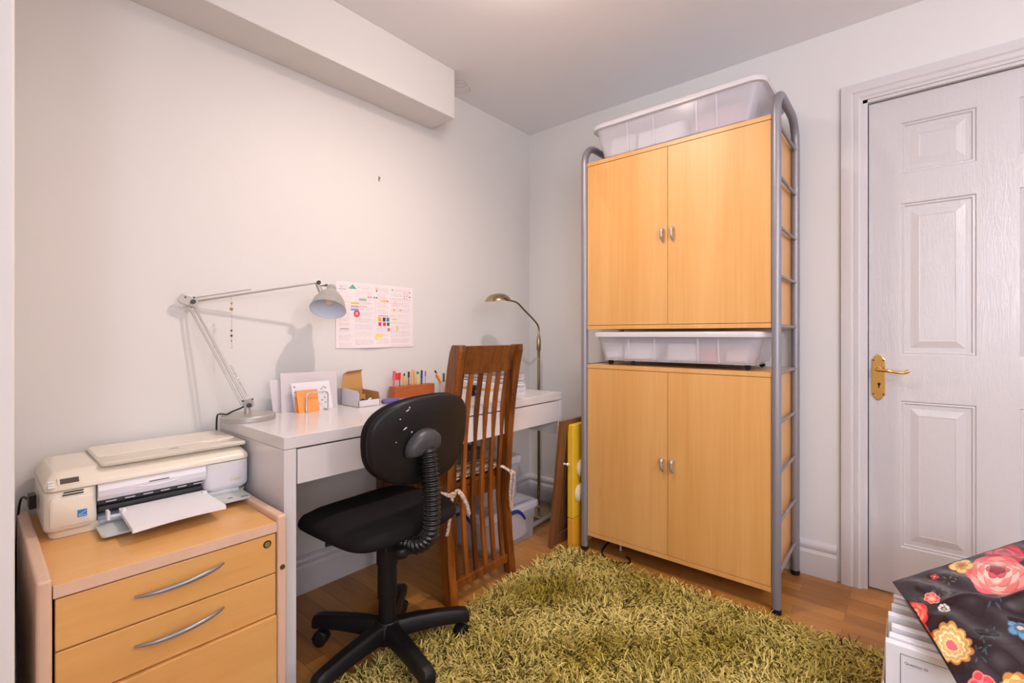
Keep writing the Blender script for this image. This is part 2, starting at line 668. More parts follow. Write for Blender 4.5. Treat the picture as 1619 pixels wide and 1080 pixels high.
for i in range(len(ys) - 1):
    for j in range(len(zs) - 1):
        ya, yb_, za, zb = ys[i], ys[i + 1], zs[j], zs[j + 1]
        isp = (ya, yb_) in ycols and (za, zb) in zrows
        if not isp:
            mb.add([(dfx, ya, za), (dfx, yb_, za), (dfx, yb_, zb), (dfx, ya, zb)], [(0, 1, 2, 3)])
        else:
            loops = []
            for off_, dx in ((0, 0), (.004, .005), (.010, .004), (.014, .009), (.030, .009), (.034, .008), (.056, .002), (.059, .003)):
                loops.append([(dfx + dx, ya - off_, za + off_), (dfx + dx, yb_ + off_, za + off_), (dfx + dx, yb_ + off_, zb - off_), (dfx + dx, ya - off_, zb - off_)])
            vs = [v for l in loops for v in l]
            fs = []
            for q in range(len(loops) - 1):
                for k in range(4):
                    fs.append((q * 4 + k, q * 4 + (k + 1) % 4, q * 4 + 4 + (k + 1) % 4, q * 4 + 4 + k))
            n_ = (len(loops) - 1) * 4
            fs.append((n_, n_ + 1, n_ + 2, n_ + 3))
            mb.add(vs, fs)
X2 = dfx + .04
mb.add([(dfx, -1.775, .006), (dfx, -2.527, .006), (dfx, -2.527, 2.006), (dfx, -1.775, 2.006), (X2, -1.775, .006), (X2, -2.527, .006), (X2, -2.527, 2.006), (X2, -1.775, 2.006)],
       [(0, 1, 5, 4), (1, 2, 6, 5), (2, 3, 7, 6), (3, 0, 4, 7), (4, 5, 6, 7)])
door = struct('door_1', mb, M['doorpaint'], label='white six-panel door with brass lever handle', weld=True)
# handle
hb = MB()
cy, cz0, cz1 = -1.8065, .783, .972
out = [(-.0215, 0), (-.0215, 0)]
prof2 = []
for k in range(9):
    a = R(180 - 180 * k / 8)
    prof2.append((cy + .013 * math.cos(a), cz1 - .013 + .013 * math.sin(a)))
top = [(cy - .022, cz1 - .022), (cy - .016, cz1 - .015)] + prof2 + [(cy + .016, cz1 - .015), (cy + .022, cz1 - .022)]
bot = [(y_, cz0 + cz1 - z_) for y_, z_ in top][::-1]
hb.prism(top + bot, 0, .0105, dfx)
hb2 = MB()
hp = obj('handle_plate', hb, M['brass'], door, bevel=.0015, label='brass back plate')
sc = MB()
for yy in (-.016, .016):
    for zz in (cz0 + .025, cz1 - .025):
        sc.tube([(.0106, cy + yy, zz), (.0098, cy + yy, zz)], .0032, 10)
obj('screws', sc, M['bezel'], door)
kh = MB()
kh.tube([(.0107, cy - .002, .850), (.0097, cy - .002, .850)], .0052, 14)
kh.box(.0097, .0107, cy - .0042, cy + .0002, .834, .850)
obj('keyhole', kh, M['black'], door)
lv = MB()
lv.tube([(.016, cy, .909), (-.028, cy, .909)], [.0115, .0085], 16)
lv.tube(smooth_path([(-.030, cy + .006, .912), (-.034, cy - .004, .910), (-.035, cy - .03, .908), (-.034, cy - .06, .903), (-.032, cy - .082, .902), (-.030, cy - .096, .910)], 6),
        [.0085] * 6 + [.0075] * 8 + [.006] * 12 + [.0068] * 5, 12)
obj('door_handle', lv, M['brass'], door, smooth=True, label='brass scroll lever')

# ceiling spotlights (both above the frame)
for nm_l, (lx, ly) in (('round ceiling spotlight above the middle of the room', (-1.27, -.94)),):
    t = thing('ceiling_spotlight', nm_l, 'ceiling light', (lx, ly, H))
    obj('rim', MB().lathe([(.045, H - .001), (.045, H - .006), (.036, H - .010), (.034, H - .002)], (lx, ly, 0), 28), M['chrome'], t, smooth=True)
    obj('lens', MB().lathe([(.001, H - .003), (.034, H - .003), (.034, H - .001), (.001, H - .001)], (lx, ly, 0), 28), M['glow'], t, smooth=True)

t = thing('fill_pendant', 'added white ring pendant on a cord behind the camera, for fill light', 'ceiling light', (-1.5, -2.9, H))  # unseen pendant, added as a fitting for the rear fill light
obj('cord', MB().tube([(-1.5, -2.9, H), (-1.5, -2.9, 2.10)], .003, 8), M['paper'], t)
obj('bulb_holder', MB().lathe([(.02, 2.08), (.022, 2.085), (.022, 2.11), (.01, 2.12)], (-1.5, -2.9, 0), 20), M['paper'], t, smooth=True)
obj('ring_shade', MB().lathe([(.17, 1.90), (.172, 1.90), (.172, 2.0), (.17, 2.0)], (-1.5, -2.9, 0), 40, cap=False), M['paper'], t, smooth=True)

# ------------------------------------------------------------------ storage unit (ladder frame with two cupboards)
FX, BXX = -.44, -.05
YA, YZ = -.683, -1.520                     # post centres
CY0, CY1 = -.700, -1.503                   # carcass
unit = thing('storage_unit', 'tall birch storage unit with silver tube ladder sides and four doors', 'cupboard', (-.25, -1.10, 0))


def side_frame(y):
    mb = MB()
    zt, rr = 1.985, .10
    pts = [(FX + .004, y, .018), (FX + .004, y, zt - rr)] + [(FX + .004 + rr - rr * math.cos(R(a)), y, zt - rr + rr * math.sin(R(a))) for a in range(10, 91, 10)]
    pts += [(BXX - rr + rr * math.sin(R(a)), y, zt - rr + rr * math.cos(R(a))) for a in range(0, 91, 10)]
    pts += [(BXX, y, .018)]
    mb.tube(pts, .0165, 16)
    o_ = obj('side_frame', mb, M['tube'], unit, smooth=True, label='silver-grey tubular ladder frame')
    for z in (.14, .330, .520, .712, .905, 1.085, 1.280, 1.470, 1.665, 1.86):
        obj('rung', MB().tube([(FX + .004, y, z), (BXX, y, z)], .0065, 10), M['tube'], o_, smooth=True)
    for x in (FX + .004, BXX):
        obj('foot', MB().lathe([(.013, 0), (.0175, .002), (.0175, .016), (.017, .020)], (x, y, 0), 18), M['black'], o_, smooth=True, label='black rubber foot')


side_frame(YA)
side_frame(YZ)
for (z0, z1, hz) in ((.075, .908, .484), (1.078, 1.888, 1.486)):
    mb = MB()
    th = .018
    xf, xb = FX, -.052
    mb.box(xf, xb, CY1, CY0, z0, z0 + th).box(xf, xb, CY1, CY0, z1 - th, z1)
    mb.box(xf + .019, xb, CY1, CY1 + th, z0 + th, z1 - th).box(xf + .019, xb, CY0 - th, CY0, z0 + th, z1 - th)
    mb.box(xb - .006, xb, CY1 + th, CY0 - th, z0 + th, z1 - th)
    obj('cabinet_body', mb, M['birch'], unit, bevel=.0008)
    ym = (CY0 + CY1) / 2
    for s, (ya, yb_) in ((1, (CY0 - .001, ym + .001)), (-1, (ym - .001, CY1 + .001))):
        d = obj('cabinet_door', MB().box(xf + .0005, xf + .0175, yb_, ya, z0 + th + .002, z1 - th - .002), M['birch'], unit, bevel=.0008)
        yh = ym + s * .022
        h = MB()
        h.tube(smooth_path([(xf + .001, yh, hz + .026), (xf - .016, yh, hz + .022), (xf - .020, yh, hz + .006), (xf - .017, yh, hz - .012), (xf - .004, yh, hz - .020), (xf + .001, yh, hz - .026)], 5),
               [.0075] * 8 + [.006] * 9 + [.005] * 9, 10)
        obj('door_knob', h, M['alu'], d, smooth=True, label='small grey metal pull')


# ------------------------------------------------------------------ long clear storage boxes
def long_box(cx, cy, z0, hx, hy, hh, label, wheels, kind):
    t = thing('storage_box', label, 'storage box', (cx, cy, z0))
    zb = z0 + (.022 if wheels else 0)
    rings = []
    for f_, dz, sh in ((0, 0, .0), (0, .004, .003), (1, hh - .012, .0), (1, hh - .010, -.0)):
        k = (1 - f_) * .10
        rings.append([(x, y, zb + dz) for x, y in rrect(cx, cy, hx * (1 - k * .8) - sh, hy * (1 - k) - sh, .035 + .01 * f_)])
    # inner wall
    for f_, dz in ((1, hh - .010), (0, .007)):
        k = (1 - f_) * .10
        rings.append([(x, y, zb + dz) for x, y in rrect(cx, cy, hx * (1 - k * .8) - .003, hy * (1 - k) - .003, .034 + .01 * f_)])
    mb = MB().loft(rings)
    b = obj('box_body', mb, M['clear'], t, smooth=True)
    for q in (-.55, -.33, .18, .52):
        yy = cy + q * hy
        rib = MB()
        rib.hexa([(cx - hx * .925 - .004, yy - .004, zb + .006), (cx - hx * .925 + .001, yy - .004, zb + .006), (cx - hx * .925 + .001, yy + .004, zb + .006), (cx - hx * .925 - .004, yy + .004, zb + .006)],
                 [(cx - hx - .003, yy - .004, zb + hh - .02), (cx - hx + .001, yy - .004, zb + hh - .02), (cx - hx + .001, yy + .004, zb + hh - .02), (cx - hx - .003, yy + .004, zb + hh - .02)])
        obj('moulded_rib', rib, M['clear'], t, bevel=.001)
    r2 = []
    for e, z in ((.004, -.014), (.014, -.014), (.015, .002), (.011, .008), (-.01, .010), (-.03, .006)):
        r2.append([(x, y, zb + hh + z) for x, y in rrect(cx, cy, hx + e, hy + e, .05 + e * .5)])
    obj('box_lid', MB().loft(r2), M['milky'], t, smooth=True, auto=60, label='milky white snap-on lid')
    if wheels:
        for sx in (-1, 1):
            for sy in (-1, 1):
                wx, wy = cx + sx * hx * .72, cy + sy * hy * .82
                mw = MB().tube([(wx - .007, wy, z0 + .0115), (wx + .007, wy, z0 + .0115)], .0115, 16).box(wx - .009, wx + .009, wy - .010, wy + .010, z0 + .014, zb + .002)
                obj('castor', mw, M['black'], t, bevel=.001, label='small black castor')
    return t


long_box(-.262, -1.108, 1.889, .195, .365, .150, 'clear plastic box lying on top of the storage unit', False, 0)
long_box(-.262, -1.103, .909, .168, .372, .125, 'clear lidded box on castors between the two cupboards', True, 0)


def packet(x0, x1, y0, y1, z0, z1, mat, label, rz=0):
    cx, cy = (x0 + x1) / 2, (y0 + y1) / 2
    mb = MB()
    hx, hy = (x1 - x0) / 2, (y1 - y0) / 2
    rings = []
    for f_, z in ((.86, z0), (1, z0 + .006), (1.0, (z0 + z1) / 2), (.96, z1 - .008), (.8, z1)):
        rings.append([(x, y, z + .004 * math.sin(x * 90 + y * 60)) for x, y in rrect(cx, cy, hx * f_, hy * f_, .012, 4)])
    o_ = obj('packet', mb.loft(rings), mat, smooth=True, auto=60)
    tag(o_, label, 'packet')
    return o_


zt = 1.889 + .009
packet(-.40, -.15, -.93, -.80, zt, zt + .10, M['paper2'], 'pale packet at the left end inside the box on top of the unit')
packet(-.41, -.15, -1.16, -.945, zt, zt + .085, M['paper'], 'white flat packet inside the box on top, below its middle')
packet(-.40, -.15, -1.40, -1.19, zt, zt + .095, solid('dusty_pink', (.55, .36, .42)), 'pinkish packet at the right end inside the box on top of the unit')
zt = .909 + .022 + .009
packet(-.40, -.16, -.86, -.775, zt, zt + .062, M['paper'], 'white packet at the left end inside the box between the cupboards')
packet(-.405, -.16, -1.03, -.875, zt, zt + .076, M['paper'], 'tall white packet left of centre inside the box between the cupboards')
packet(-.40, -.16, -1.21, -1.08, zt, zt + .07, M['paper2'], 'pale grey packet right of centre inside the box between the cupboards')
packet(-.40, -.16, -1.31, -1.225, zt, zt + .058, M['red'], 'red packet toward the right inside the box between the cupboards')
packet(-.40, -.16, -1.41, -1.325, zt, zt + .052, solid('pale_pink_paper', (.70, .42, .40)), 'pale pink packet at the far right inside the box between the cupboards')

# ------------------------------------------------------------------ desk
DX0, DX1, DF, DB, DZ = -1.825, -.405, -.528, -.030, .755
desk = thing('desk', 'long white desk with one wide drawer against the wall', 'desk', (-1.115, -.28, 0))
obj('desk_top', MB().box(DX0, DX1, DF, DB, DZ - .036, DZ), M['white'], desk, bevel=.0015)
obj('side_panel', MB().box(DX0, DX0 + .036, DF, DB, 0, DZ - .037), M['white'], desk, bevel=.0015)
obj('side_panel', MB().prism([(DX1 - .030, .735 - .02), (DX1, .715), (DX1, .545), (DX1 - .030, .545)], 1, DF, DB), M['white'], desk, bevel=.001)
obj('drawer', MB().box(DX0 + .040, DX1 - .034, DF + .001, DF + .018, .612, DZ - .041).box(DX0 + .040, DX1 - .034, DF + .018, DB - .10, .622, .63), M['white'], desk, bevel=.001)
obj('back_rail', MB().box(DX0 + .036, DX1 - .03, DB - .018, DB, .62, DZ - .036), M['white'], desk, bevel=.001)
obj('leg', MB().box(DX1 - .03, DX1, DB - .06, DB, 0, .545), M['white'], desk, bevel=.001)

# ------------------------------------------------------------------ filing pedestal
PW, PD, PH = .485, .575, .562
ped = thing('filing_pedestal', 'birch filing pedestal with three drawers left of the desk', 'drawer unit', (-2.0875, -.31, 0), rotz=R(-1.2))
hx, hy = PW / 2, PD / 2
ped_parts = []


def lobj(name, mb, mat, parent, **kw):
    return obj(name, mb, mat, parent, local=True, **kw)


lobj('top_panel', MB().box(-hx + .025, hx - .025, -hy + .004, hy, PH - .041, PH - .016), [M['birch_h']], ped, bevel=.001)
lobj('edge_strip', MB().box(-hx + .025, hx - .025, -hy + .001, -hy + .0035, PH - .041, PH - .0165), M['birch_edge'], ped)
for s in (-1, 1):
    a, b = sorted((s * hx, s * (hx - .024)))
    lobj('side_panel', MB().box(a, b, -hy, hy, .012, PH), M['birch_edge'], ped, bevel=.006, segs=3)
lobj('back_panel', MB().box(-hx + .025, hx - .025, hy - .012, hy - .001, .02, PH - .042), M['birch'], ped)
for z0, z1, pull, hd in ((.412, PH - .045, 0, True), (.302, .409, 0, True), (.03, .299, .008, True)):
    f_ = -hy + .003 - pull
    d = lobj('drawer', MB().box(-hx + .028, hx - .028, f_, f_ + .019, z0, z1), M['birch_h'], ped, bevel=.002)
    lobj('drawer_box', MB().box(-hx + .04, hx - .04, f_ + .02, hy - .05, z0 + .01, z1 - .015), M['birch_edge'], d)
    if hd and z0 > .1:
        zc = z0 + .066
        xs = [-.088 + .176 * i / 14 for i in range(15)]
        pts = [(x, f_ - .004 - .024 * (1 - (x / .088) ** 2) ** .8, zc - .000 + .006 * (x / .088)) for x in xs]
        lobj('drawer_handle', MB().tube(pts, [.0025 + .0032 * (1 - abs(x / .088) ** 3) for x in xs], 10), M['greyh'], d, smooth=True, label='curved grey metal bow handle')
    if z0 > .4:
        lobj('lock', MB().tube([(hx - .050, f_ + .002, z1 - .022), (hx - .050, f_ - .002, z1 - .022)], .0085, 18), M['chrome'], d, smooth=True)
        lobj('lock_ring', MB().tube(arc((hx - .050, f_ - .001, z1 - .022), .0085, 0, 342, 19), .0017, 6, closed=True), M['black'], d, smooth=True)
lobj('cam_fitting', MB().tube([(hx - .012, -hy + .002, PH - .14), (hx - .012, -hy - .002, PH - .14)], .0068, 14), M['antique'], ped, smooth=True)

# ------------------------------------------------------------------ printer
prt = thing('printer', 'cream and white all-in-one inkjet printer on the filing pedestal', 'printer', (-2.062, -.16, PH - .015), rotz=R(-1.2))
pz = 0
# local frame: x -.23..+.23, y front -.145, back +.13, z 0 up
base = MB()
base.loft([[(x, y, z) for x, y in rrect(0, -.005, .222, .130, .02)] for z in (0.0, .004)] + [[(x, y, .022) for x, y in rrect(0, -.005, .225, .133, .022)]])
lobj('base', base, M['cream'], prt, smooth=True)
body = MB()
# lower body with cavity: left block, right block, upper front, rear
lb = [(-.235, .020), (-.235, .150)]


def blk(x0, x1, y0, y1, z0, z1, r):
    prof_ = rrect((y0 + y1) / 2, (z0 + z1) / 2, (y1 - y0) / 2, (z1 - z0) / 2, r, 5)
    return MB().prism(prof_, 0, x0, x1)


lobj('left_housing', MB().loft([[(x, y, z) for x, y in rrect(-.182, -.008, .050 - e, .137 - e, .02)] for z, e in ((.016, .006), (.022, .001), (.028, 0), (.113, .001), (.116, .003))]), M['cream'], prt, smooth=True, auto=50)
lobj('cartridge_door', MB().loft([[(x, z_y, z) for x, z in rrect(-.182, .064, .040 - e, .036 - e, .008)] for z_y, e in ((-.143, 0), (-.1475, 0), (-.1495, .003))]), M['cream'], prt, smooth=True, auto=50)
lobj('card_slots', MB().box(-.197, -.160, -.1462, -.144, .111, .1135).box(-.199, -.160, -.1462, -.144, .1045, .107), M['black'], prt)
lobj('rating_sticker', MB().box(-.172, -.154, -.1505, -.149, .046, .064), M['blue'], prt)
lobj('sticker_mark', MB().tube([(-.170, -.1507, .052), (-.164, -.1507, .054), (-.156, -.1507, .060)], .0006, 6).box(-.170, -.156, -.1509, -.1505, .049, .050), M['paper'], prt)
# right housing
lobj('right_housing', MB().loft([[(x, y, z) for x, y in rrect(.170, -.008, .060 - e, .137 - e, .018)] for z, e in ((.030, .008), (.040, .001), (.048, 0), (.116, 0))]), M['lilac'], prt, smooth=True, auto=50)
lobj('model_badge', MB().box(.176, .206, -.1458, -.144, .056, .063), M['cream2'], prt)
# middle: curved output door face above the slot
pf = [(-.143, .1165), (-.143, .112), (-.147, .100), (-.145, .085), (-.139, .074), (-.128, .070), (-.05, .070), (-.05, .1165)]
lobj('front_cover', MB().prism(pf, 0, -.132, .112), M['lilac'], prt, bevel=.001)
sw = MB()
n_ = 24
for i in range(n_):
    u0, u1 = i / n_, (i + 1) / n_
    for_ = []
for (xa, xb_, za, zb_, mt_) in ((-.026, .020, .1008, .1026, 'black'),):
    lobj('cover_grip', MB().box(xa, xb_, -.1480, -.1455, za, zb_), M[mt_], prt)
gr = []
for i in range(21):
    u = -1 + 2 * i / 20
    gr.append((.066 * u - .004, -.1462, .098 - .008 * (1 - u * u)))
lobj('grip_lip', MB().tube(gr, [.0004 + .0028 * (1 - abs(-1 + 2 * i / 20) ** 1.6) for i in range(21)], 8), M['lilac'], prt, smooth=True)
lobj('inner_wall', MB().box(-.132, .112, -.045, -.040, .022, .072), M['black'], prt)
rl = MB().tube([(-.128, -.105, .057), (.108, -.105, .057)], .0045, 10).box(-.130, .110, -.112, -.06, .060, .070)
lobj('roller_bar', rl, M['bezel'], prt)
for i in range(6):
    x = -.112 + i * .040
    lobj('white_roller', MB().box(x, x + .022, -.1145, -.110, .0595, .0625), M['paper'], prt)
tr = MB()
tr.box(-.128, .108, -.118, -.05, .040, .052).box(-.128, -.02, -.121, -.117, .046, .052)
lobj('inner_tray', tr, M['bezel'], prt)
lobj('paper_bed', MB().box(-.130, .110, -.155, -.045, .022, .0275), solid('pale_blue_plastic', (.42, .52, .68)), prt)
# top deck
lobj('top_deck', MB().loft([[(x, y, z) for x, y in rrect(0, -.008 + e * .42, .232 - e * .45, .139 - e * .62, .022)] for z, e in ((.117, .004), (.119, 0), (.129, .000), (.134, .004), (.146, .022), (.154, .036), (.158, .046))]), M['cream'], prt, smooth=True, auto=50)
_dm = Matrix.Translation((-.186, -.1375, .1385)) @ Matrix.Rotation(R(44), 4, 'X')
lobj('display_surround', MB().box(-.022, .024, -.0115, .0115, -.004, .0016, _dm), M['cream'], prt, bevel=.001)
lobj('display', MB().box(-.017, .018, -.008, .007, -.002, .0024, _dm), M['screen'], prt)
bt = MB()
for i in range(3):
    bt.box(-.006, .006, -.0025, .0025, -.003, .0018, Matrix.Translation((-.219, -.1455 + i * .0055, .130 + i * .0052)) @ Matrix.Rotation(R(44), 4, 'X'))
lobj('buttons', bt, M['paper'], prt, bevel=.0006)
lid = [[(x, y, z) for x, y in rrect(.052, .000, .176 - e, .133 - e, .014)] for z, e in ((.158, .002), (.160, 0), (.166, 0), (.1685, .003))]
lobj('scanner_lid', MB().loft(lid), M['cream2'], prt, smooth=True, auto=50)
lobj('lid_back_panel', MB().loft([[(x, y, z) for x, y in rrect(.052, .043, .172 - e, .086 - e, .012)] for z, e in ((.168, 0), (.1696, .001))]), M['cream'], prt, smooth=True)
lobj('lid_emblem', MB().tube(arc((.045, -.088, .169), .012, 20, 160, 8, 'xy'), .0006, 6).box(.030, .060, -.0805, -.0795, .1686, .1692), M['greyh'], prt)
# output trays
lobj('tray_wing', MB().loft([[(x, y, z) for x, y in rrect(-.108, -.195, .030, .050, .012)] for z in (.008, .011, .0135)]), solid('pale_grey_plastic', (.56, .60, .60), .35), prt, smooth=True, auto=50)
lobj('tray_wing', MB().loft([[(x, y, z) for x, y in rrect(.158, -.188, .052, .040, .014)] for z in (.016, .019, .0215)]), M['pale_grey_plastic'], prt, smooth=True, auto=50)
lobj('tray_slots', MB().box(.150, .163, -.207, -.202, .0214, .022).box(.182, .200, -.217, -.213, .0214, .022), M['black'], prt)
lobj('tray_arm', MB().box(.112, .20, -.150, -.10, .0215, .032), M['pale_grey_plastic'], prt, bevel=.002)
gd = MB().box(-.118, -.112, -.175, -.150, .0275, .050).box(-.112, -.086, -.156, -.150, .0275, .034)
gd.lathe([(.006, 0), (.007, .004), (.005, .012), (.003, .016)], (-.083, -.165, .032), 14)
lobj('paper_guide', gd, M['paper'], prt, bevel=.0008)
lobj('paper_guide', MB().box(.098, .110, -.165, -.145, .0275, .045), M['paper'], prt, bevel=.002)
# sheaf of paper in the tray
ptrace = []
V = []
nx, ny = 26, 12
for i in range(nx):
    for j in range(ny):
        u, v = i / (nx - 1), j / (ny - 1)
        x = -.088 + .195 * u + .010 * v * (u - .5)
        y = -.130 - .180 * v - (.012 * (1 - u) * v)
        z = .0305 + .007 * math.sin(u * 3.1) * v * .5 - .003 * v
        V.append((x, y, z))
F = grid(nx, ny)
mbp = MB()
mbp.add(V, F.tolist())
V2 = [(x, y, z + .0105) for x, y, z in V]
mbp.add(V2, [f_[::-1] for f_ in F.tolist()])
n1 = nx * ny
for i in range(nx - 1):
    for j in (0, ny - 1):
        a, b = i * ny + j, (i + 1) * ny + j
        mbp.f.append([a, b, b + n1, a + n1]); mbp.mi.append(0)
for j in range(ny - 1):
    for i in (0, nx - 1):
        a, b = i * ny + j, i * ny + j + 1
        mbp.f.append([a, b, b + n1, a + n1]); mbp.mi.append(0)
pp = obj('paper_sheaf', mbp, M['paper'], None, smooth=True, local=True, auto=50)
pp.location = prt.location
pp.rotation_euler = prt.rotation_euler
tag(pp, 'sheaf of blank white paper lying in the printer tray', 'paper')
o = obj('power_plug', MB().box(-2.312, -2.298, -.17, -.13, .60, .635).tube(smooth_path([(-2.306, -.13, .615), (-2.32, -.06, .60), (-2.325, -.02, .45), (-2.33, -.02, .2)], 6), .003, 8), M['black'], bevel=.002)
tag(o, 'black power plug and cord behind the left edge of the printer', 'cable')
o = obj('power_cable', MB().tube(smooth_path([(-2.345, -.66, .02), (-2.346, -.6, .10), (-2.344, -.55, .05), (-2.348, -.45, .12), (-2.345, -.35, .02), (-2.35, -.1, .01)], 8), .0035, 8).lathe([(.006, 0), (.012, .004), (.012, .03), (.006, .035)], (-2.352, -.62, .0), 12), M['black'], smooth=True)
tag(o, 'black cable on the floor in the gap left of the pedestal', 'cable')

# ------------------------------------------------------------------ desk lamp
LY = -.13
dl = thing('desk_lamp', 'silver swing-arm desk lamp on a round base', 'lamp', (-1.768, LY, DZ))
obj('base', MB().lathe([(.084, DZ), (.086, DZ + .003), (.086, DZ + .015), (.082, DZ + .019), (.001, DZ + .020)], (-1.768, LY, 0), 48), M['alu'], dl, smooth=True, auto=30)
obj('swivel_post', MB().lathe([(.010, DZ + .02), (.010, DZ + .036), (.008, DZ + .045)], (-1.772, LY, 0), 16), M['alu'], dl, smooth=True)
J0, J1, J2 = Vector((-1.772, LY, .806)), Vector((-1.909, -.022, 1.164)), Vector((-1.519, LY, 1.255))


def plate(c, ang, w, h, y0, y1):
    mt = Matrix.Translation((c.x, 0, c.z)) @ Matrix.Rotation(ang, 4, 'Y')
    return MB().prism([(x, z) for x, z in rrect(0, 0, w, h, min(w, h) * .6, 4)], 1, y0, y1), mt


def xf_mb(mb, mt):
    mb.v = [tuple(mt @ Vector(v)) for v in mb.v]
    return mb


pl, mt = plate(J0 + Vector((0, 0, .006)), R(-8), .017, .016, LY - .012, LY - .008)
obj('joint_plate', xf_mb(pl, mt), M['alu'], dl, bevel=.001)
pl, mt = plate(J1 + Vector((-.012, 0, .004)), R(18), .028, .017, J1.y - .012, J1.y - .008)
obj('joint_plate', xf_mb(pl, mt), M['alu'], dl, bevel=.001)
for j in (J0, J1, J2):
    obj('joint_knob', MB().tube([(j.x, j.y - .013, j.z), (j.x, j.y - .020, j.z)], .0075, 18), M['bezel'], dl, smooth=True, label='dark round joint knob')


def arm(a, b, off, name='arm_rod', r=.0036):
    d = (b - a).normalized()
    n = Vector((-d.z, 0, d.x)).normalized()
    p, q = a + n * off, b + n * off
    return obj(name, MB().tube([p, q], r, 8), M['alu'], dl, smooth=True)


arm(J0, J1, 0)
arm(J0, J1, .014)
arm(J1, J2, 0)
arm(J1 + Vector((.0, 0, .0)), J1 + (J2 - J1) * .45, .012, r=.002)
spd = (J1 - J0).normalized()
sp = MB()
pts = []
for i in range(150):
    a = i / 150
    base_ = J0 + spd * (.03 + .12 * a) + Vector((.012, 0, .004))
    pts.append(base_ + Vector((math.cos(a * 150) * .0028, math.sin(a * 150) * .0028, 0)))
obj('spring', MB().tube(pts, .0008, 5), M['chrome'], dl, smooth=True)
for c_ in (J0 + Vector((-.018, 0, .016)), J0 + Vector((.012, 0, .020)), J1 + Vector((-.022, 0, .014)), J1 + Vector((.004, 0, .015))):
    obj('bolt', MB().tube([(c_.x, c_.y - .0145, c_.z), (c_.x, c_.y - .006, c_.z)], .003, 8), M['bezel'], dl)
# neck and shade; axis from cap to opening
cap_c = Vector((-1.458, LY - .002, 1.236))
open_c = Vector((-1.494, LY - .040, 1.150))
ax = (open_c - cap_c).normalized()
rot = ax.to_track_quat('Z', 'Y').to_matrix().to_4x4()
Ls = (open_c - cap_c).length
obj('neck', MB().tube([J2 + Vector((0, -.002, 0)), J2 + Vector((.014, -.002, -.030)), J2 + Vector((.020, -.006, -.046))], [.008, .009, .0095], 14), M['alu'], dl, smooth=True)
obj('wing_nut', MB().tube([J2 + Vector((.010, 0, -.012)), J2 + Vector((.034, -.006, -.008))], .0022, 8).tube([J2 + Vector((.030, -.006, -.010)), J2 + Vector((.040, -.008, -.005))], .004, 8), M['bezel'], dl, smooth=True)
outp = [(.004, -.014), (.014, -.012), (.019, -.005), (.020, .008), (.0235, .016), (.034, .026), (.048, .044), (.058, .064), (.0655, Ls - .006), (.0675, Ls)]
shade = MB().lathe(outp, cap_c, 40, rot, cap=False)
shade.f.append(list(range(40))[::-1]); shade.mi.append(0)
obj('lamp_shade', shade, M['alu'], dl, smooth=True)
inp = [(.0665, Ls - .0005), (.064, Ls - .008), (.056, .064), (.046, .046), (.032, .030), (.018, .022)]
sh = MB().lathe(inp, cap_c, 40, rot, cap=False)
sh.f.append([5 * 40 + k for k in range(40)]); sh.mi.append(0)
sh.f.extend([])
obj('shade_lining', sh, M['shadein'], dl, smooth=True)
obj('bulb', MB().lathe([(.008, .022), (.010, .030), (.018, .044), (.021, .056), (.018, .068), (.009, .075), (.001, .077)], cap_c, 22, rot), M['bulb'], dl, smooth=True)
obj('lamp_cord', MB().tube(smooth_path([(-1.776, LY - .006, .806), (-1.80, LY - .012, .798), (-1.825, LY - .012, .790), (-1.836, LY, .781), (-1.838, LY + .03, .779), (-1.838, LY + .06, .776), (-1.836, LY + .09, .768), (-1.832, LY + .11, .74), (-1.832, LY + .113, .66), (-1.832, LY + .113, .55)], 6), .0028, 8), M['black'], dl, smooth=True)
# bead string hanging off the arm
cs = thing('bead_string', 'thin string of beads hanging from the desk lamp arm', 'ornament', (-1.800, -.060, 1.18))
x0 = -1.798
SY = -.060
obj('cord', MB().tube([(x0, SY, 1.186), (x0 + .001, SY, 1.10), (x0, SY, 1.03), (x0 + .003, SY, 1.003)], .0007, 6), solid('tan_cord', (.45, .33, .22)), cs)
for z, r_, cc in ((1.163, .0038, 'antique'), (1.143, .006, 'card'), (1.125, .0035, 'cream'), (1.102, .003, 'cream'), (1.066, .0036, 'bezel'), (1.048, .0042, 'bezel'), (1.03, .0028, 'antique'), (1.006, .003, 'cream')):
    obj('bead', MB().lathe([(r_ * math.sin(R(a)) + 1e-4, z - r_ * math.cos(R(a))) for a in range(0, 181, 30)], (x0, SY, 0), 10), M[cc], cs, smooth=True)

# ------------------------------------------------------------------ things at the back of the desk
# wire letter rack
rk = thing('letter_rack', 'small chrome wire letter rack at the back of the desk', 'letter rack', (-1.50, -.11, DZ))


def uloop(y, x0_, x1_, h_, lean=0):
    pts = [(x0_, y, DZ + .003), (x0_ + .001, y + lean * .5, DZ + h_ * .7)] + \
          [(x0_ + .012 - .012 * math.cos(R(a)), y + lean, DZ + h_ - .012 + .012 * math.sin(R(a))) for a in (0, 30, 60, 90)] + \
          [(x1_ - .012 + .012 * math.sin(R(a)), y + lean, DZ + h_ - .012 + .012 * math.cos(R(a))) for a in (0, 30, 60, 90)] + [(x1_, y, DZ + .003)]
    return pts


obj('front_loop', MB().tube(uloop(-.140, -1.565, -1.478, .073), .0028, 8), M['chrome'], rk, smooth=True)
obj('back_loop', MB().tube(uloop(-.096, -1.560, -1.473, .085), .0028, 8), M['chrome'], rk, smooth=True)
obj('base_wire', MB().tube([(-1.562, -.142, DZ + .003), (-1.562, -.094, DZ + .003)], .0028, 8).tube([(-1.478, -.142, DZ + .003), (-1.478, -.094, DZ + .003)], .0028, 8), M['chrome'], rk, smooth=True)


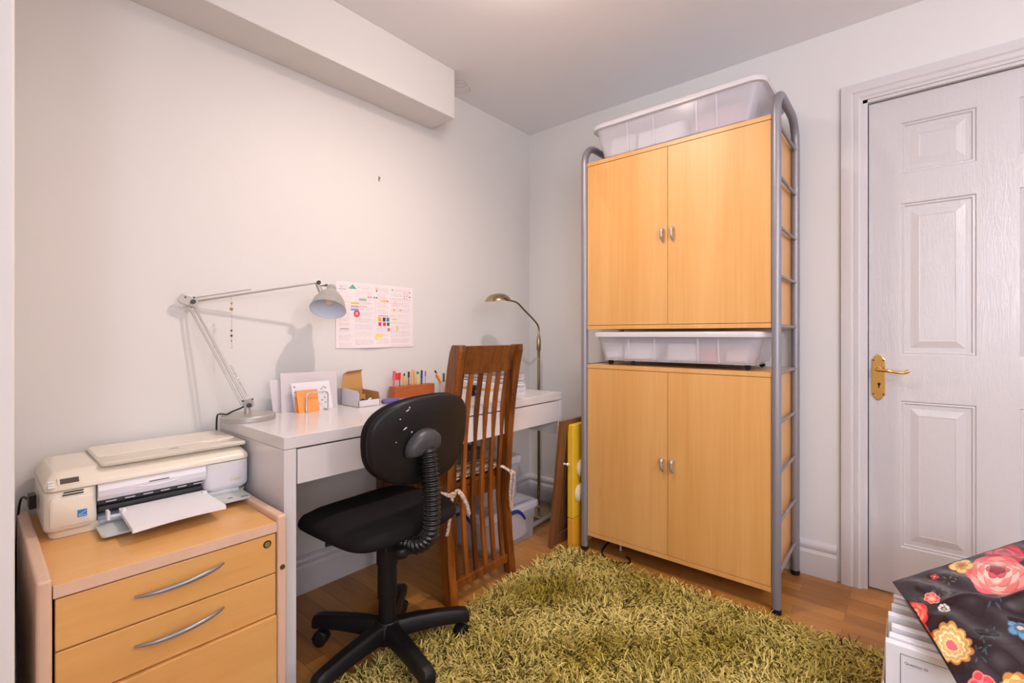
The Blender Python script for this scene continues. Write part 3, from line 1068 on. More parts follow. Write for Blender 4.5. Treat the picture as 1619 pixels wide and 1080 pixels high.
def leaning(name, x0_, x1_, y_, z1_, mat, th=.002, lean=.03, skew=0, z0_=DZ, label=None, cat='paper', curve=0.0):
    n = 10
    mb = MB()
    vs = []
    for k in range(2):
        for i in range(n + 1):
            u = i / n
            for j in range(2):
                yb = y_ + lean * j + curve * math.sin(u * math.pi) * (.3 + j)
                vs.append((x0_ + (x1_ - x0_) * u + skew * j, yb + k * th, z0_ + .0005 + (z1_ - z0_) * j))
    fs = []
    m2 = (n + 1) * 2
    for i in range(n):
        a = i * 2
        fs.append((a, a + 2, a + 3, a + 1))
        fs.append((m2 + a, m2 + a + 1, m2 + a + 3, m2 + a + 2))
        fs.append((a, m2 + a, m2 + a + 2, a + 2))
        fs.append((a + 1, a + 3, m2 + a + 3, m2 + a + 1))
    fs.append((0, 1, m2 + 1, m2))
    fs.append((n * 2, m2 + n * 2, m2 + n * 2 + 1, n * 2 + 1))
    mb.add(vs, fs)
    o_ = obj(name, mb, mat, smooth=True)
    tag(o_, label, cat)
    return o_


leaning('notepad', -1.590, -1.508, -.134, .838, M['orange'], .008, .010, -.006, label='orange notepad standing in the wire letter rack', cat='notepad')
leaning('envelope', -1.598, -1.515, -.1235, .815, M['orange2'], .001, .006, .0, label='deep orange envelope just behind the orange notepad', cat='envelope')
lc = leaning('letter_card', -1.597, -1.442, -.115, .866, M['paper'], .0015, .012, -.010, label='white patterned card behind the orange notepad in the rack', cat='card')
pt = MB()
for i, (x, z) in enumerate(((-1.598, .85), (-1.596, .83), (-1.594, .81), (-1.593, .79), (-1.592, .775), (-1.49, .835), (-1.482, .842), (-1.474, .838), (-1.487, .82), (-1.478, .80), (-1.47, .815), (-1.49, .79), (-1.475, .78))):
    yy = -.115 + .012 * (z - DZ) / .117 - .0008
    pt.box(x, x + .006, yy - .0004, yy + .0006, z, z + .004)
obj('printed_marks', pt, M['greyh'], lc)
leaning('plastic_folder', -1.632, -1.402, -.082, .903, M['sleeve'], .0012, .020, .004, label='milky translucent plastic sleeve leaning behind the letter rack', cat='folder', curve=-.012)
leaning('plastic_folder', -1.655, -1.450, -.062, .878, M['sleeve'], .0012, .018, -.006, label='second translucent sleeve, set further left against the wall', cat='folder', curve=-.008)

# open cardboard box
bx = thing('cardboard_box', 'small white cardboard box with its brown lid open', 'box', (-1.29, -.12, DZ))
cx0, cx1, cy0, cy1 = -1.372, -1.272, -.190, -.060
mb = MB()
mb.box(cx0, cx1, cy0, cy1, DZ, DZ + .002)
obj('box_floor', mb, M['card'], bx)
obj('front_flap', MB().box(cx0, cx1, cy0, cy0 + .002, DZ + .001, DZ + .027), M['whitecard'], bx)
sd = MB().prism([(cy0, DZ + .001), (cy1, DZ + .001), (cy1, DZ + .068), (cy1 - .02, DZ + .072), (cy0 + .012, DZ + .066), (cy0, DZ + .055)], 0, cx0, cx0 + .002)
obj('side_flap', sd, M['whitecard'], bx)
sd = MB().prism([(cy0, DZ + .001), (cy1, DZ + .001), (cy1, DZ + .060), (cy0 + .008, DZ + .056), (cy0, DZ + .035)], 0, cx1 - .002, cx1)
obj('side_flap', sd, M['card'], bx)
obj('box_back', MB().box(cx0, cx1, cy1 - .002, cy1, DZ + .001, DZ + .066), M['card'], bx)
obj('box_lid', MB().hexa([(cx0, cy1 - .002, DZ + .066), (cx1, cy1 - .002, DZ + .066), (cx1, cy1, DZ + .066), (cx0, cy1, DZ + .066)],
                         [(cx0 + .018, cy1 + .016, DZ + .128), (cx1 + .004, cy1 + .016, DZ + .134), (cx1 + .004, cy1 + .018, DZ + .134), (cx0 + .018, cy1 + .018, DZ + .128)])
    .hexa([(cx0 + .018, cy1 + .016, DZ + .128), (cx1 + .004, cy1 + .016, DZ + .134), (cx1 + .004, cy1 + .018, DZ + .134), (cx0 + .018, cy1 + .018, DZ + .128)],
          [(cx0 + .030, cy1 + .004, DZ + .139), (cx1 + .004, cy1 + .004, DZ + .144), (cx1 + .004, cy1 + .006, DZ + .144), (cx0 + .030, cy1 + .006, DZ + .139)]), M['card'], bx)
o = obj('cardboard_insert', MB().box(-1.345, -1.300, -.125, -.123, DZ + .0025, DZ + .045).box(-1.345, -1.343, -.125, -.08, DZ + .0025, DZ + .045), M['card'], bx)
for i, (x, y, mt_, lb_) in enumerate(((-1.340, -.150, 'bezel', 'dark metal clip lying in the open cardboard box, at left'), (-1.315, -.165, 'chrome', 'bright metal clip lying in the open cardboard box, at centre'), (-1.296, -.145, 'antique', 'brassy metal clip lying in the open cardboard box, at right'))):
    o = obj('metal_clip', MB().tube(smooth_path([(x, y, DZ + .007), (x + .008, y + .006, DZ + .022), (x + .017, y + .002, DZ + .026), (x + .020, y - .008, DZ + .012), (x + .012, y - .014, DZ + .007)], 4), .0035, 8), M[mt_], smooth=True)
    tag(o, lb_, 'clip')
o = obj('sticky_label', MB().box(-1.24, -1.215, -.115, -.09, DZ, DZ + .006), solid('yellow_paper', (.85, .62, .05)), bevel=.001)
tag(o, 'small yellow item between the cardboard box and pen block', 'sticky notes')
# purple stapler-like gadget
o = obj('tape_dispenser', MB().loft([[(x, y, DZ + z) for x, y in rrect(-1.200, -.165, .042 - e, .018 - e, .012)] for z, e in ((0, .003), (.004, 0), (.012, 0), (.017, .004), (.019, .008))]), M['purple'], smooth=True)
tag(o, 'flat purple oval gadget in front of the wooden pen block', 'gadget')

# wooden pen block and its pens
blk_t = thing('pen_block', 'long orange-brown wooden pen block on the desk', 'pen holder', (-.99, -.10, DZ))
bx0, bx1, by0, by1, bz = -1.117, -.880, -.085, -.038, DZ + .055
obj('block', MB().box(bx0, bx1, by0, by1, DZ, bz), M['penblock'], blk_t, bevel=.0015)
hol = MB()


def pen(x, y, top, r_, segs_, label, lean=(0, 0), z0=None, name='pen', cat='pen'):
    """segs_: list of (fraction0, fraction1, material, radius factor)"""
    z0 = bz - .004 if z0 is None else z0
    t_ = thing(name, label, cat, (x, y, z0), 'pens and pencils on the desk')
    L = top - z0
    for a, b, mt_, k in segs_:
        p = Vector((x + lean[0] * a, y + lean[1] * a, z0 + L * a))
        q = Vector((x + lean[0] * b, y + lean[1] * b, z0 + L * b))
        kk = k if isinstance(k, tuple) else (k, k)
        obj({'c': 'cap', 'b': 'barrel', 't': 'tip'}[mt_[0]], MB().tube([p, p.lerp(q, .5), q], [r_ * kk[0], r_ * (kk[0] + kk[1]) / 2 * 1.02, r_ * kk[1]], 10), M[mt_[1]], t_, smooth=True)
    return t_


solid('pink_plastic', (.80, .10, .20)); solid('scarlet_plastic', (.82, .045, .02)); solid('pencil_yellow', (.86, .50, .04)); solid('lime_yellow', (.85, .78, .05))
solid('dark_brown_plastic', (.03, .012, .02)); solid('mauve_brown', (.22, .10, .08)); solid('teal_green', (.0, .30, .16)); solid('strong_blue', (.01, .08, .42))
solid('clear_pen', (.60, .52, .54)); solid('olive_green', (.10, .14, .05)); solid('orange_plastic', (.85, .20, .03)); solid('magenta', (.75, .10, .45))
py = -.062


def bxp(px):
    return bx0 + (px - 623) / (686.5 - 623) * (bx1 - bx0)


pen(bxp(625.3), py, .885, .0052, [(0, .45, ('b', 'pink_plastic'), .75), (.45, .95, ('c', 'pink_plastic'), 1.35), (.95, 1, ('t', 'pink_plastic'), (1.2, .3))], 'bright pink gel pen, leftmost in the wooden block', (.004, 0))
pen(bxp(630.5), py, .872, .005, [(0, .55, ('b', 'clear_pen'), .8), (.52, 1, ('c', 'scarlet_plastic'), 1.3)], 'clear pen with scarlet cap, next to the pink pen', (.001, 0))
pen(bxp(634.5), py, .873, .005, [(0, .5, ('b', 'mauve_brown'), .5), (.5, 1, ('c', 'scarlet_plastic'), (.9, 1.4))], 'thin dark-stemmed pen with scarlet cap, third from the left', (-.001, 0))
pen(bxp(641.5), py, .868, .0045, [(0, .82, ('b', 'pencil_yellow'), 1), (.82, 1, ('t', 'black'), (.9, .7))], 'yellow pencil with black end, left half of the block', (.0, 0), name='pencil', cat='pencil')
pen(bxp(648.5), py, .875, .0048, [(0, .62, ('b', 'mauve_brown'), .6), (.6, 1, ('c', 'dark_brown_plastic'), 1)], 'brown pen with near-black cap in the block')
pen(bxp(654.7), py, .885, .0045, [(0, .94, ('b', 'pencil_yellow'), 1), (.94, 1, ('t', 'pencil_yellow'), (.9, .3))], 'plain amber-yellow pencil, tallest in the middle of the block', name='pencil', cat='pencil')
pen(bxp(657.6), py + .008, .878, .0042, [(0, .9, ('b', 'scarlet_plastic'), 1), (.9, 1, ('t', 'pink_plastic'), (.9, .4))], 'red pencil directly right of the amber pencil', name='pencil', cat='pencil')
pen(bxp(663.2), py, .872, .0048, [(0, .85, ('b', 'lime_yellow'), 1), (.82, 1, ('c', 'teal_green'), 1.25)], 'yellow pen with green end in the block')
pen(bxp(669.3), py, .877, .0048, [(0, .62, ('b', 'strong_blue'), .9), (.6, 1, ('c', 'dark_brown_plastic'), 1), (.45, .85, ('c', 'strong_blue'), 1.15)], 'blue pen with dark end in the block', (.002, 0))
pen(bxp(676), py, .872, .0038, [(0, .65, ('b', 'greyh'), .4), (.6, .95, ('c', 'pink_plastic'), 1), (.95, 1, ('t', 'bezel'), .7)], 'thin grey pen with pink top, rightmost in the block', (.0, 0))
# cup of pens
cup = thing('pen_cup', 'clear plastic cup of pens between the block and tall chair', 'pen holder', (-.845, -.145, DZ))
ccx, ccy = -.868, -.150
cm = MB().lathe([(.024, DZ), (.026, DZ + .002), (.034, DZ + .068), (.0325, DZ + .068), (.0245, DZ + .006), (.0001, DZ + .005)], (ccx, ccy, 0), 28)
obj('cup_body', cm, M['cup'], cup, smooth=True, auto=50)
obj('cup_rim', MB().tube(arc((ccx, ccy, DZ + .068), .0335, 0, 345, 23, 'xy'), .0012, 6, closed=True), M['cup'], cup, smooth=True)
cz = DZ + .007
pen(ccx + .020, ccy, .878, .0046, [(0, .92, ('b', 'pencil_yellow'), 1), (.92, 1, ('t', 'black'), .9)], 'yellow pencil leaning out of the clear cup to the left', (-.085, .0), cz, 'pencil', 'pencil')
pen(ccx + .017, ccy + .008, .855, .0046, [(0, .75, ('b', 'orange_plastic'), 1), (.75, 1, ('t', 'pink_plastic'), .8)], 'orange pencil under the leaning yellow pencil in the cup', (-.07, .0), cz, 'pencil', 'pencil')
pen(ccx + .002, ccy + .012, .862, .0058, [(0, .55, ('b', 'bezel'), .7), (.55, 1, ('c', 'olive_green'), 1)], 'olive green capped pen in the clear cup', (-.001, 0), cz)
pen(ccx + .015, ccy - .004, .856, .0045, [(0, .5, ('b', 'black'), .8), (.5, .62, ('c', 'magenta'), 1.1), (.8, 1, ('t', 'black'), 1), (.62, .8, ('b', 'clear_pen'), .4)], 'black pen with magenta collar in the clear cup', (.002, 0), cz)
pen(ccx + .022, ccy + .008, .860, .0050, [(0, .85, ('b', 'lime_yellow'), 1), (.85, 1, ('c', 'black'), 1)], 'bright yellow highlighter with black end in the clear cup', (.005, 0), cz)

# ------------------------------------------------------------------ paper piles on the desk, right of the cup (seen through the chair slats)


def flat_book(x0_, x1_, y0_, y1_, z0_, th, cover, pages, label, cat='magazine', rz=0, sag=0.0, name='magazine', group=None):
    t_ = thing(name, label, cat, ((x0_ + x1_) / 2, (y0_ + y1_) / 2, z0_), group)
    n = 8

    def sheet(a, b):
        vs, fs = [], []
        for k in (a, b):
            for i in range(n + 1):
                for j in range(2):
                    u = i / n
                    s_ = sag * (math.sin(u * math.pi))
                    vs.append((x0_ + (x1_ - x0_) * u, y0_ if j == 0 else y1_, z0_ + k + s_))
        m2 = (n + 1) * 2
        for i in range(n):
            q = i * 2
            fs += [(q, q + 2, q + 3, q + 1), (m2 + q, m2 + q + 1, m2 + q + 3, m2 + q + 2), (q, m2 + q, m2 + q + 2, q + 2), (q + 1, q + 3, m2 + q + 3, m2 + q + 1)]
        fs += [(0, 1, m2 + 1, m2), (n * 2, m2 + n * 2, m2 + n * 2 + 1, n * 2 + 1)]
        return MB().add(vs, fs)
    obj('pages', sheet(.0008, th - .0012), pages, t_, smooth=True)
    obj('cover', sheet(th - .0011, th - .0002), cover, t_, smooth=True)
    if rz:
        t_.rotation_euler = (0, 0, rz)
    return t_


c_lib = [solid('cover_slate', (.08, .09, .10)), solid('cover_cream', (.62, .52, .38)), solid('cover_rust', (.30, .08, .04)), solid('cover_white', (.72, .70, .70)), solid('cover_gold', (.60, .42, .12)), solid('cover_grey', (.30, .30, .32))]
z = DZ
pile = [(.022, 3, 'thick white-edged block, bottom of the magazine pile'), (.010, 4, 'gold-covered magazine low in the pile near the desk end'), (.011, 3, 'white-covered magazine third from the bottom of the pile'), (.010, 0, 'slate-covered magazine in the middle of the pile'), (.011, 3, 'pale magazine above the slate one in the pile'),
        (.009, 2, 'rust-covered magazine near the top of the pile'), (.008, 5, 'grey-covered magazine second from the top'), (.008, 0, 'dark striped-cover magazine, topmost of the pile')]
for i, (th, ci, lb_) in enumerate(pile):
    dx = [.0, .0, -.012, -.004, .003, -.006, .002, -.003][i]
    w_ = .02 if i > 1 else 0
    flat_book(-.70 + dx, -.488 + dx + (.014 if i < 2 else 0), -.345 + dx, -.072, z, th, c_lib[ci], M['paper2'] if i % 2 else M['paper'], lb_, sag=.0025 * (i > 1), group='magazines piled at the right end of the desk', rz=R([0, 0, -1.5, .8, -1, .5, -2, 1][i]))
    z += th + (.0004)
ztop = z + .004
sb = MB()
for i in range(4):
    sb.box(-.665 + i * .045, -.645 + i * .045, -.33, -.10, ztop - .0022, ztop - .0012)
# letter/paper blocks left of the pile
z = DZ
for th, w0, w1, mt_, lb_ in ((.024, -.775, -.715, 'paper', 'white paper block, lowest behind the slats of the chair'), (.012, -.772, -.720, 'pencil_yellow', 'thin yellow pad on the paper block behind the chair slats'), (.026, -.778, -.722, 'paper2', 'off-white paper block on the yellow pad behind the slats')):
    o = obj('paper_block', MB().box(w0, w1, -.36, -.10, z, z + th), M[mt_], bevel=.001)
    tag(o, lb_, 'paper block')
    z += th + .0003
o = obj('rubber_stamp', MB().loft([[(x, y, DZ + zz) for x, y in rrect(-.800, -.270, r_ * 1.2, r_, r_ * .7)] for zz, r_ in ((0, .016), (.012, .016), (.014, .010), (.026, .010), (.030, .020), (.044, .022), (.052, .012))]), M['black'], smooth=True)
tag(o, 'black rounded gadget on the desk behind the chair slats', 'gadget')

# ------------------------------------------------------------------ poster on the wall
PX0, PX1, PZ0, PZ1 = -1.366, -.950, .992, 1.286
nu, nv = 417, 295
U, Vv = np.meshgrid(np.linspace(0, 1, nu), np.linspace(0, 1, nv), indexing='ij')   # V from bottom
Cc = np.ones((nu, nv, 3)) * srgb((240, 230, 232))


def prect(x0_, y0_, x1_, y1_, c, mix=1.0):
    m_ = (U >= x0_) & (U <= x1_) & (1 - Vv >= y0_) & (1 - Vv <= y1_)
    Cc[m_] = Cc[m_] * (1 - mix) + srgb(c) * mix


# (coordinates: x,y fractions of the sheet, y downwards)
rs = random.Random(3)
cols = [(150, 140, 170), (190, 150, 170), (140, 150, 190), (200, 160, 150), (130, 130, 140), (170, 190, 170)]
yy = .06
blocks = [(.03, .20), (.22, .46), (.49, .66), (.68, .97)]
for (xa, xb_) in blocks:
    yy = .05
    while yy < .96:
        nl = rs.randint(3, 6)
        cc = rs.choice(cols)
        for k in range(nl):
            x = xa + rs.random() * .01
            xe = xb_ - rs.random() * .05
            while x < xe:
                w_ = .006 + rs.random() * .018
                prect(x, yy, min(x + w_, xe), yy + .0065, cc, .30 + .25 * rs.random())
                x += w_ + .006
            yy += .0175
        yy += .022
prect(.475, .20, .479, .62, (160, 170, 180), .5)
prect(.03, .30, .46, .303, (170, 150, 190), .4)
prect(.50, .205, .97, .209, (170, 150, 190), .5)
prect(.50, .27, .97, .273, (200, 150, 190), .4)
prect(.855, .62, .858, .80, (160, 150, 170), .5)


def pclear(x0_, y0_, x1_, y1_):
    prect(x0_, y0_, x1_, y1_, (240, 230, 232), 1)


pclear(.14, .02, .25, .12)
tri = ((1 - Vv) > .03) & ((1 - Vv) < .10) & (np.abs(U - .195) < ((1 - Vv) - .03) * .72)
Cc[tri] = srgb((96, 182, 140))
prect(.27, .235, .365, .275, (150, 190, 178))
prect(.175, .305, .27, .330, (222, 208, 60))
prect(.175, .352, .27, .380, (214, 150, 200))
prect(.175, .395, .27, .430, (96, 176, 222))
circ = (((U - .245) / .038) ** 2 + ((1 - Vv - .475) / .054) ** 2)
Cc[circ < 1] = srgb((222, 62, 76))
Cc[circ < .25] = srgb((250, 170, 176))
for k in range(5):
    prect(.285 + k * .018, .348, .294 + k * .018, .364, (224, 120, 60))
for x, c in ((.38, (220, 70, 90)), (.41, (220, 70, 90)), (.455, (40, 120, 90)), (.485, (40, 110, 90))):
    prect(x, .20, x + .016, .222, c)
for x, c in ((.545, (235, 200, 130)), (.58, (232, 180, 90)), (.62, (228, 168, 70))):
    prect(x, .240, x + .03, .275, c)
for x, c1, c2 in ((.515, (244, 178, 48), (226, 44, 120)), (.573, (92, 44, 70), (226, 40, 60)), (.625, (54, 130, 190), (24, 120, 76))):
    pclear(x - .01, .50, x + .045, .66)
    prect(x, .520, x + .038, .585, c1)
    prect(x + .004, .598, x + .040, .655, c2)
for x in (.52, .545, .57, .60, .63):
    prect(x, .488, x + .016, .500, (60, 80, 90))
prect(.70, .536, .765, .556, (238, 216, 40))
prect(.67, .480, .74, .492, (232, 220, 90), .8)
prect(.67, .600, .72, .612, (240, 190, 90), .7)
mo = ((U - .755) / .03) ** 2 + ((1 - Vv - .695) / .05) ** 2
mo2 = ((U - .735) / .03) ** 2 + ((1 - Vv - .695) / .05) ** 2
Cc[(mo < 1) & (mo2 > 1)] = srgb((236, 214, 70))
prect(.635, .685, .672, .735, (226, 92, 110))
prect(.645, .695, .66, .720, (250, 150, 120))
par = ((1 - Vv) > .79) & ((1 - Vv) < .85) & (U - (.85 - (1 - Vv)) * .5 > .46) & (U - (.85 - (1 - Vv)) * .5 < .56)
Cc[par] = srgb((246, 222, 110))
prect(.47, .862, .50, .872, (230, 150, 60), .8)
prect(.475, .05, .505, .075, (240, 190, 130))
prect(.485, .09, .50, .115, (90, 60, 60))
for a in range(0, 360, 45):
    prect(.625 + .02 * math.cos(R(a)), .10 + .03 * math.sin(R(a)), .631 + .02 * math.cos(R(a)), .108 + .03 * math.sin(R(a)), (130, 150, 170), .8)
prect(.70, .055, .713, .072, (40, 60, 70))
prect(.94, .085, .958, .10, (120, 40, 60))
prect(.94, .155, .96, .175, (40, 130, 90))
for x, y in ((.87, .15), (.87, .18), (.905, .145), (.91, .185), (.87, .10), (.91, .10)):
    prect(x, y, x + .008, y + .015, (40, 110, 80))
for x in (.715, .80):
    prect(x, .385, x + .03, .405, (236, 190, 120))
    prect(x + .008, .378, x + .018, .395, (220, 110, 90))
prect(.03, .11, .12, .12, (120, 130, 160), .7)
prect(.05, .06, .07, .09, (180, 190, 215), .8)
prect(.05, .70, .15, .715, (110, 110, 120), .6)
prect(.73, .24, .76, .33, (240, 200, 180), .6)
Px = PX0 + (PX1 - PX0) * U
Pz = PZ0 + (PZ1 - PZ0) * Vv
Py = -.0022 - .006 * np.exp(-((U - .42) / .2) ** 2) * np.exp(-(Vv / .12) ** 2)
o = np_mesh('wall_chart', np.stack([Px, Py, Pz], -1).reshape(-1, 3), grid(nu, nv), M['poster'])
set_tint(o, Cc.reshape(-1, 3))
sm = o.modifiers.new('thickness', 'SOLIDIFY')
sm.thickness = .0004
sm.offset = 1
tag(o, 'white revision chart with small coloured diagrams taped to the wall', 'poster')

o = obj('wall_hook', MB().tube([(-1.147, .0, 1.785), (-1.147, -.010, 1.784)], .003, 8).box(-1.150, -1.144, -.002, 0, 1.770, 1.795), M['antique'], bevel=.0005)
tag(o, 'tiny brass picture hook on the wall above the chart', 'hook')

# ------------------------------------------------------------------ floor lamp in the corner
fx, fy = -.172, -.205
fl = thing('floor_lamp', 'antique brass floor lamp with small round head in the corner', 'floor lamp', (fx, fy, 0))
obj('base', MB().lathe([(.128, 0), (.130, .004), (.128, .012), (.10, .020), (.02, .026), (.012, .034)], (fx, fy, 0), 48), M['antique'], fl, smooth=True)
obj('pole', MB().tube([(fx, fy, .03), (fx, fy, .96)], .0085, 14), M['antique'], fl, smooth=True)
obj('upper_sleeve', MB().lathe([(.006, .90), (.009, .92), (.0095, .955), (.0135, .965), (.0135, 1.02), (.009, 1.045), (.006, 1.055)], (fx, fy, 0), 18), M['antique'], fl, smooth=True)
fp = [(fx, fy, 1.05), (fx, fy, 1.085), (fx - .012, fy, 1.112), (fx - .06, fy - .002, 1.146), (fx - .14, fy - .004, 1.192), (fx - .20, fy - .005, 1.228), (fx - .245, fy - .005, 1.240), (fx - .305, fy - .005, 1.243)]
obj('bent_arm', MB().tube(smooth_path(fp, 4), .0055, 12), M['antique'], fl, smooth=True)
hd = MB()
rt = Matrix.Rotation(R(-8), 4, 'Y')
hp_ = [(.001, .024), (.02, .023), (.042, .017), (.060, .004), (.069, -.010), (.070, -.014), (.067, -.014), (.056, -.004), (.03, .006), (.001, .010)]
obj('lamp_head', MB().lathe([(r_, z_) for r_, z_ in hp_], (fx - .375, fy - .005, 1.250), 36, rt, cap=False), M['antique'], fl, smooth=True)
obj('head_glass', MB().lathe([(.001, -.016), (.040, -.015), (.060, -.010), (.060, -.006), (.001, -.006)], (fx - .375, fy - .005, 1.250), 30, rt), M['bulb'], fl, smooth=True)
o = obj('power_cable', MB().tube(smooth_path([(fx - .1, fy - .02, .014), (fx - .08, fy + .05, .05), (fx + .02, fy + .1, .06), (fx + .08, fy + .06, .01), (fx + .12, fy - .15, .006)], 8), .003, 8), M['black'], smooth=True)
tag(o, 'black cable on the floor behind the floor lamp base', 'cable')
o = obj('white_pipe', MB().tube([(-.60, -.34, .012), (-.12, -.315, .012)], .012, 14), M['gloss'], smooth=True)
tag(o, 'short white tube lying on the floor beside the clear boxes', 'tube')

# ------------------------------------------------------------------ clear boxes with blue handles under the desk


def handled_box(cx, cy, z0, hx_, hy_, hh, rz, label, inner):
    t = thing('lidded_box', label, 'storage box', (cx, cy, z0), rotz=rz)
    rings = [[(x, y, z_) for x, y in rrect(0, 0, hx_ - e, hy_ - e, .018, 5)] for z_, e in ((0, .014), (.004, .010), (hh * .55, .006), (hh * .56, .0035), (hh - .04, .002), (hh - .038, .002))]
    lobj('box_body', MB().loft(rings), M['clearbin'], t, smooth=True, auto=50)
    r2 = [[(x, y, hh - .038 + z_) for x, y in rrect(0, 0, hx_ + e, hy_ + e, .022, 5)] for z_, e in ((0, .004), (0, .010), (.020, .011), (.030, .009), (.034, .002), (.034, -.02), (.030, -.024))]
    lobj('box_lid', MB().loft(r2), M['milky'], t, smooth=True, auto=50, label='frosted clip-on lid')
    for s in (1, -1):
        pts = []
        for i in range(17):
            u = -1 + 2 * i / 16
            pts.append((s * (hx_ + .013), u * hy_ * .58, hh - .070 + .048 * (1 - abs(u) ** 2.2)))
        lobj('clip_handle', MB().tube(pts, [.0065 + .003 * (1 - abs(-1 + 2 * i / 16)) for i in range(17)], 8), M['navy'], t, smooth=True, label='blue clip handle')
    pts = []
    for i in range(17):
        u = -1 + 2 * i / 16
        pts.append((u * hx_ * .42, -hy_ - .013, hh - .075 + .052 * (1 - abs(u) ** 2.4)))
    lobj('clip_handle', MB().tube(pts, [.0065 + .004 * (1 - abs(-1 + 2 * i / 16)) for i in range(17)], 8), M['navy'], t, smooth=True, label='blue clip handle')
    return t


handled_box(-.640, -.255, 0, .185, .145, .200, R(-4), 'larger clear box with blue handle on the floor under the desk', 0)
handled_box(-.645, -.225, .203, .140, .105, .225, R(-4), 'smaller clear box with blue handle stacked on the larger box', 0)
for (x0_, x1_, y0_, y1_, z0_, z1_, mt_, lb_) in (
        (-.79, -.50, -.365, -.15, .006, .145, 'paper', 'stack of white paper filling the larger clear box under the desk'),
        (-.755, -.545, -.30, -.15, .210, .275, 'card', 'brown card carton at the bottom of the smaller clear box'),
        (-.755, -.545, -.30, -.15, .277, .375, 'paper', 'white papers above the brown carton in the smaller clear box')):
    o = obj('paper_stack' if mt_ == 'paper' else 'carton', MB().box(x0_, x1_, y0_, y1_, z0_, z1_), M[mt_], bevel=.002)
    tag(o, lb_, 'paper' if mt_ == 'paper' else 'carton')
    if mt_ == 'card':
        g_ = MB()
        for q in range(5):
            g_.box(x1_ - .10 + q * .013, x1_ - .088 + q * .013, y0_ - .001, y0_, z0_ + .02 + .004 * (q % 2), z0_ + .038 + .006 * (q % 3))
        obj('green_print', g_, M['green'], o, label='green leaf print')

# ------------------------------------------------------------------ leaning brown panel and yellow canvas
wp = thing('cupboard_door', 'framed brown wooden cupboard door leaning between desk and storage unit', 'cupboard door', (-.36, -.55, 0))


def lean_pt(x, t, d):
    """t along the panel, d depth off its face (towards the camera is +)"""
    a = math.atan2(.068, .635)
    return (x, -.547 - (-.0) - .068 * t / .640 - d * math.cos(a), t * math.cos(a) * 1.0 + d * math.sin(a) * -1 + .0)


def lean_box(x0_, x1_, t0, t1, d0, d1):
    return [lean_pt(x, t, d) for t in (t0, t1) for x, d in ((x0_, d1), (x1_, d1), (x1_, d0), (x0_, d0))]


def lb_add(mb, *a):
    v = lean_box(*a)
    mb.add(v, [(3, 2, 1, 0), (4, 5, 6, 7), (0, 1, 5, 4), (1, 2, 6, 5), (2, 3, 7, 6), (3, 0, 4, 7)])
    return mb


obj('frame', lb_add(lb_add(lb_add(lb_add(MB(), -.545, -.49, .004, .637, -.009, .009), -.19, -.135, .004, .637, -.009, .009), -.49, -.19, .004, .06, -.009, .009), -.49, -.19, .58, .637, -.009, .009), M['oakpanel'], wp, bevel=.002)
obj('inner_panel', lb_add(lb_add(MB(), -.49, -.19, .06, .58, -.006, .0), -.465, -.215, .085, .555, -.003, .005), M['oakpanel'], wp, bevel=.002)
kp = Vector(lean_pt(-.495, .42, .009))
obj('knob', MB().tube([kp, kp + Vector((0, -.014, 0)), kp + Vector((.002, -.020, 0)), kp + Vector((.002, -.028, 0))], [.006, .004, .009, .006], 12), M['cream'], wp, smooth=True, label='small pale knob')
yc = thing('yellow_canvas', 'tall yellow cloth canvas with round woolly flowers beside the unit post', 'canvas', (-.38, -.64, 0))
obj('upper_cloth', MB().box(-.482, -.30, -.646, -.612, .152, .610), M['yellow'], yc, bevel=.004, segs=3)
obj('lower_cloth', MB().box(-.482, -.30, -.646, -.612, .0, .150), M['amber'], yc, bevel=.004, segs=3)
for z_, x_ in ((.388, -.405), (.268, -.425)):
    prof_ = [(.044, 0), (.046, .004), (.040, .011), (.024, .016), (.001, .017)]
    mt = Matrix.Rotation(R(90), 4, 'X')
    fm = MB().lathe(prof_, (x_, -.646, z_), 24, mt)
    obj('woolly_flower', fm, M['wool'], yc, smooth=True, label='round cream crochet flower')

# cord on the floor under the storage unit
o = obj('power_cable', MB().tube(smooth_path([(-.30, -.74, .004), (-.40, -.76, .004), (-.452, -.80, .004), (-.468, -.86, .004), (-.44, -.915, .004), (-.40, -.905, .004), (-.385, -.88, .004)], 8), .004, 8), M['black'], smooth=True)
tag(o, 'black cable looped on the floor under the storage unit', 'cable')
o = obj('paper_tag', MB().box(-.34, -.325, -.825, -.822, 0.0, .045), M['paper'], bevel=.0005)
tag(o, 'small white tag in the dark under the storage unit', 'tag')

# ------------------------------------------------------------------ slatted dining chair
sc_ = thing('dining_chair', 'tall slat-back red-brown wooden chair facing the desk', 'chair', (-1.02, -.33, 0))
ycur = [(0, -.545), (.16, -.525), (.34, -.510), (.48, -.514), (.64, -.524), (.79, -.542), (.93, -.566), (1.012, -.585)]
zc_ = [a for a, _ in ycur]
yc_ = [b for _, b in ycur]


def ypost(z_):
    return float(np.interp(z_, zc_, yc_))


zsamp = [0, .08, .16, .25, .34, .41, .48, .56, .64, .715, .79, .86, .93, .985, 1.012]


def post(x, w, dep, z0_, z1_, dy=0, taper=True):
    rings = []
    zz = [z0_] + [q for q in zsamp if z0_ < q < z1_] + [z1_]
    for q in zz:
        d_ = dep * ((.85 + .35 * min(1, q / .5)) if taper else 1)
        if q > 1.0 and taper:
            d_ *= .75
        yy_ = ypost(q) + dy
        rings.append([(x - w / 2, yy_ - d_ / 2, q), (x + w / 2, yy_ - d_ / 2, q), (x + w / 2, yy_ + d_ / 2, q), (x - w / 2, yy_ + d_ / 2, q)])
    return MB().loft(rings)


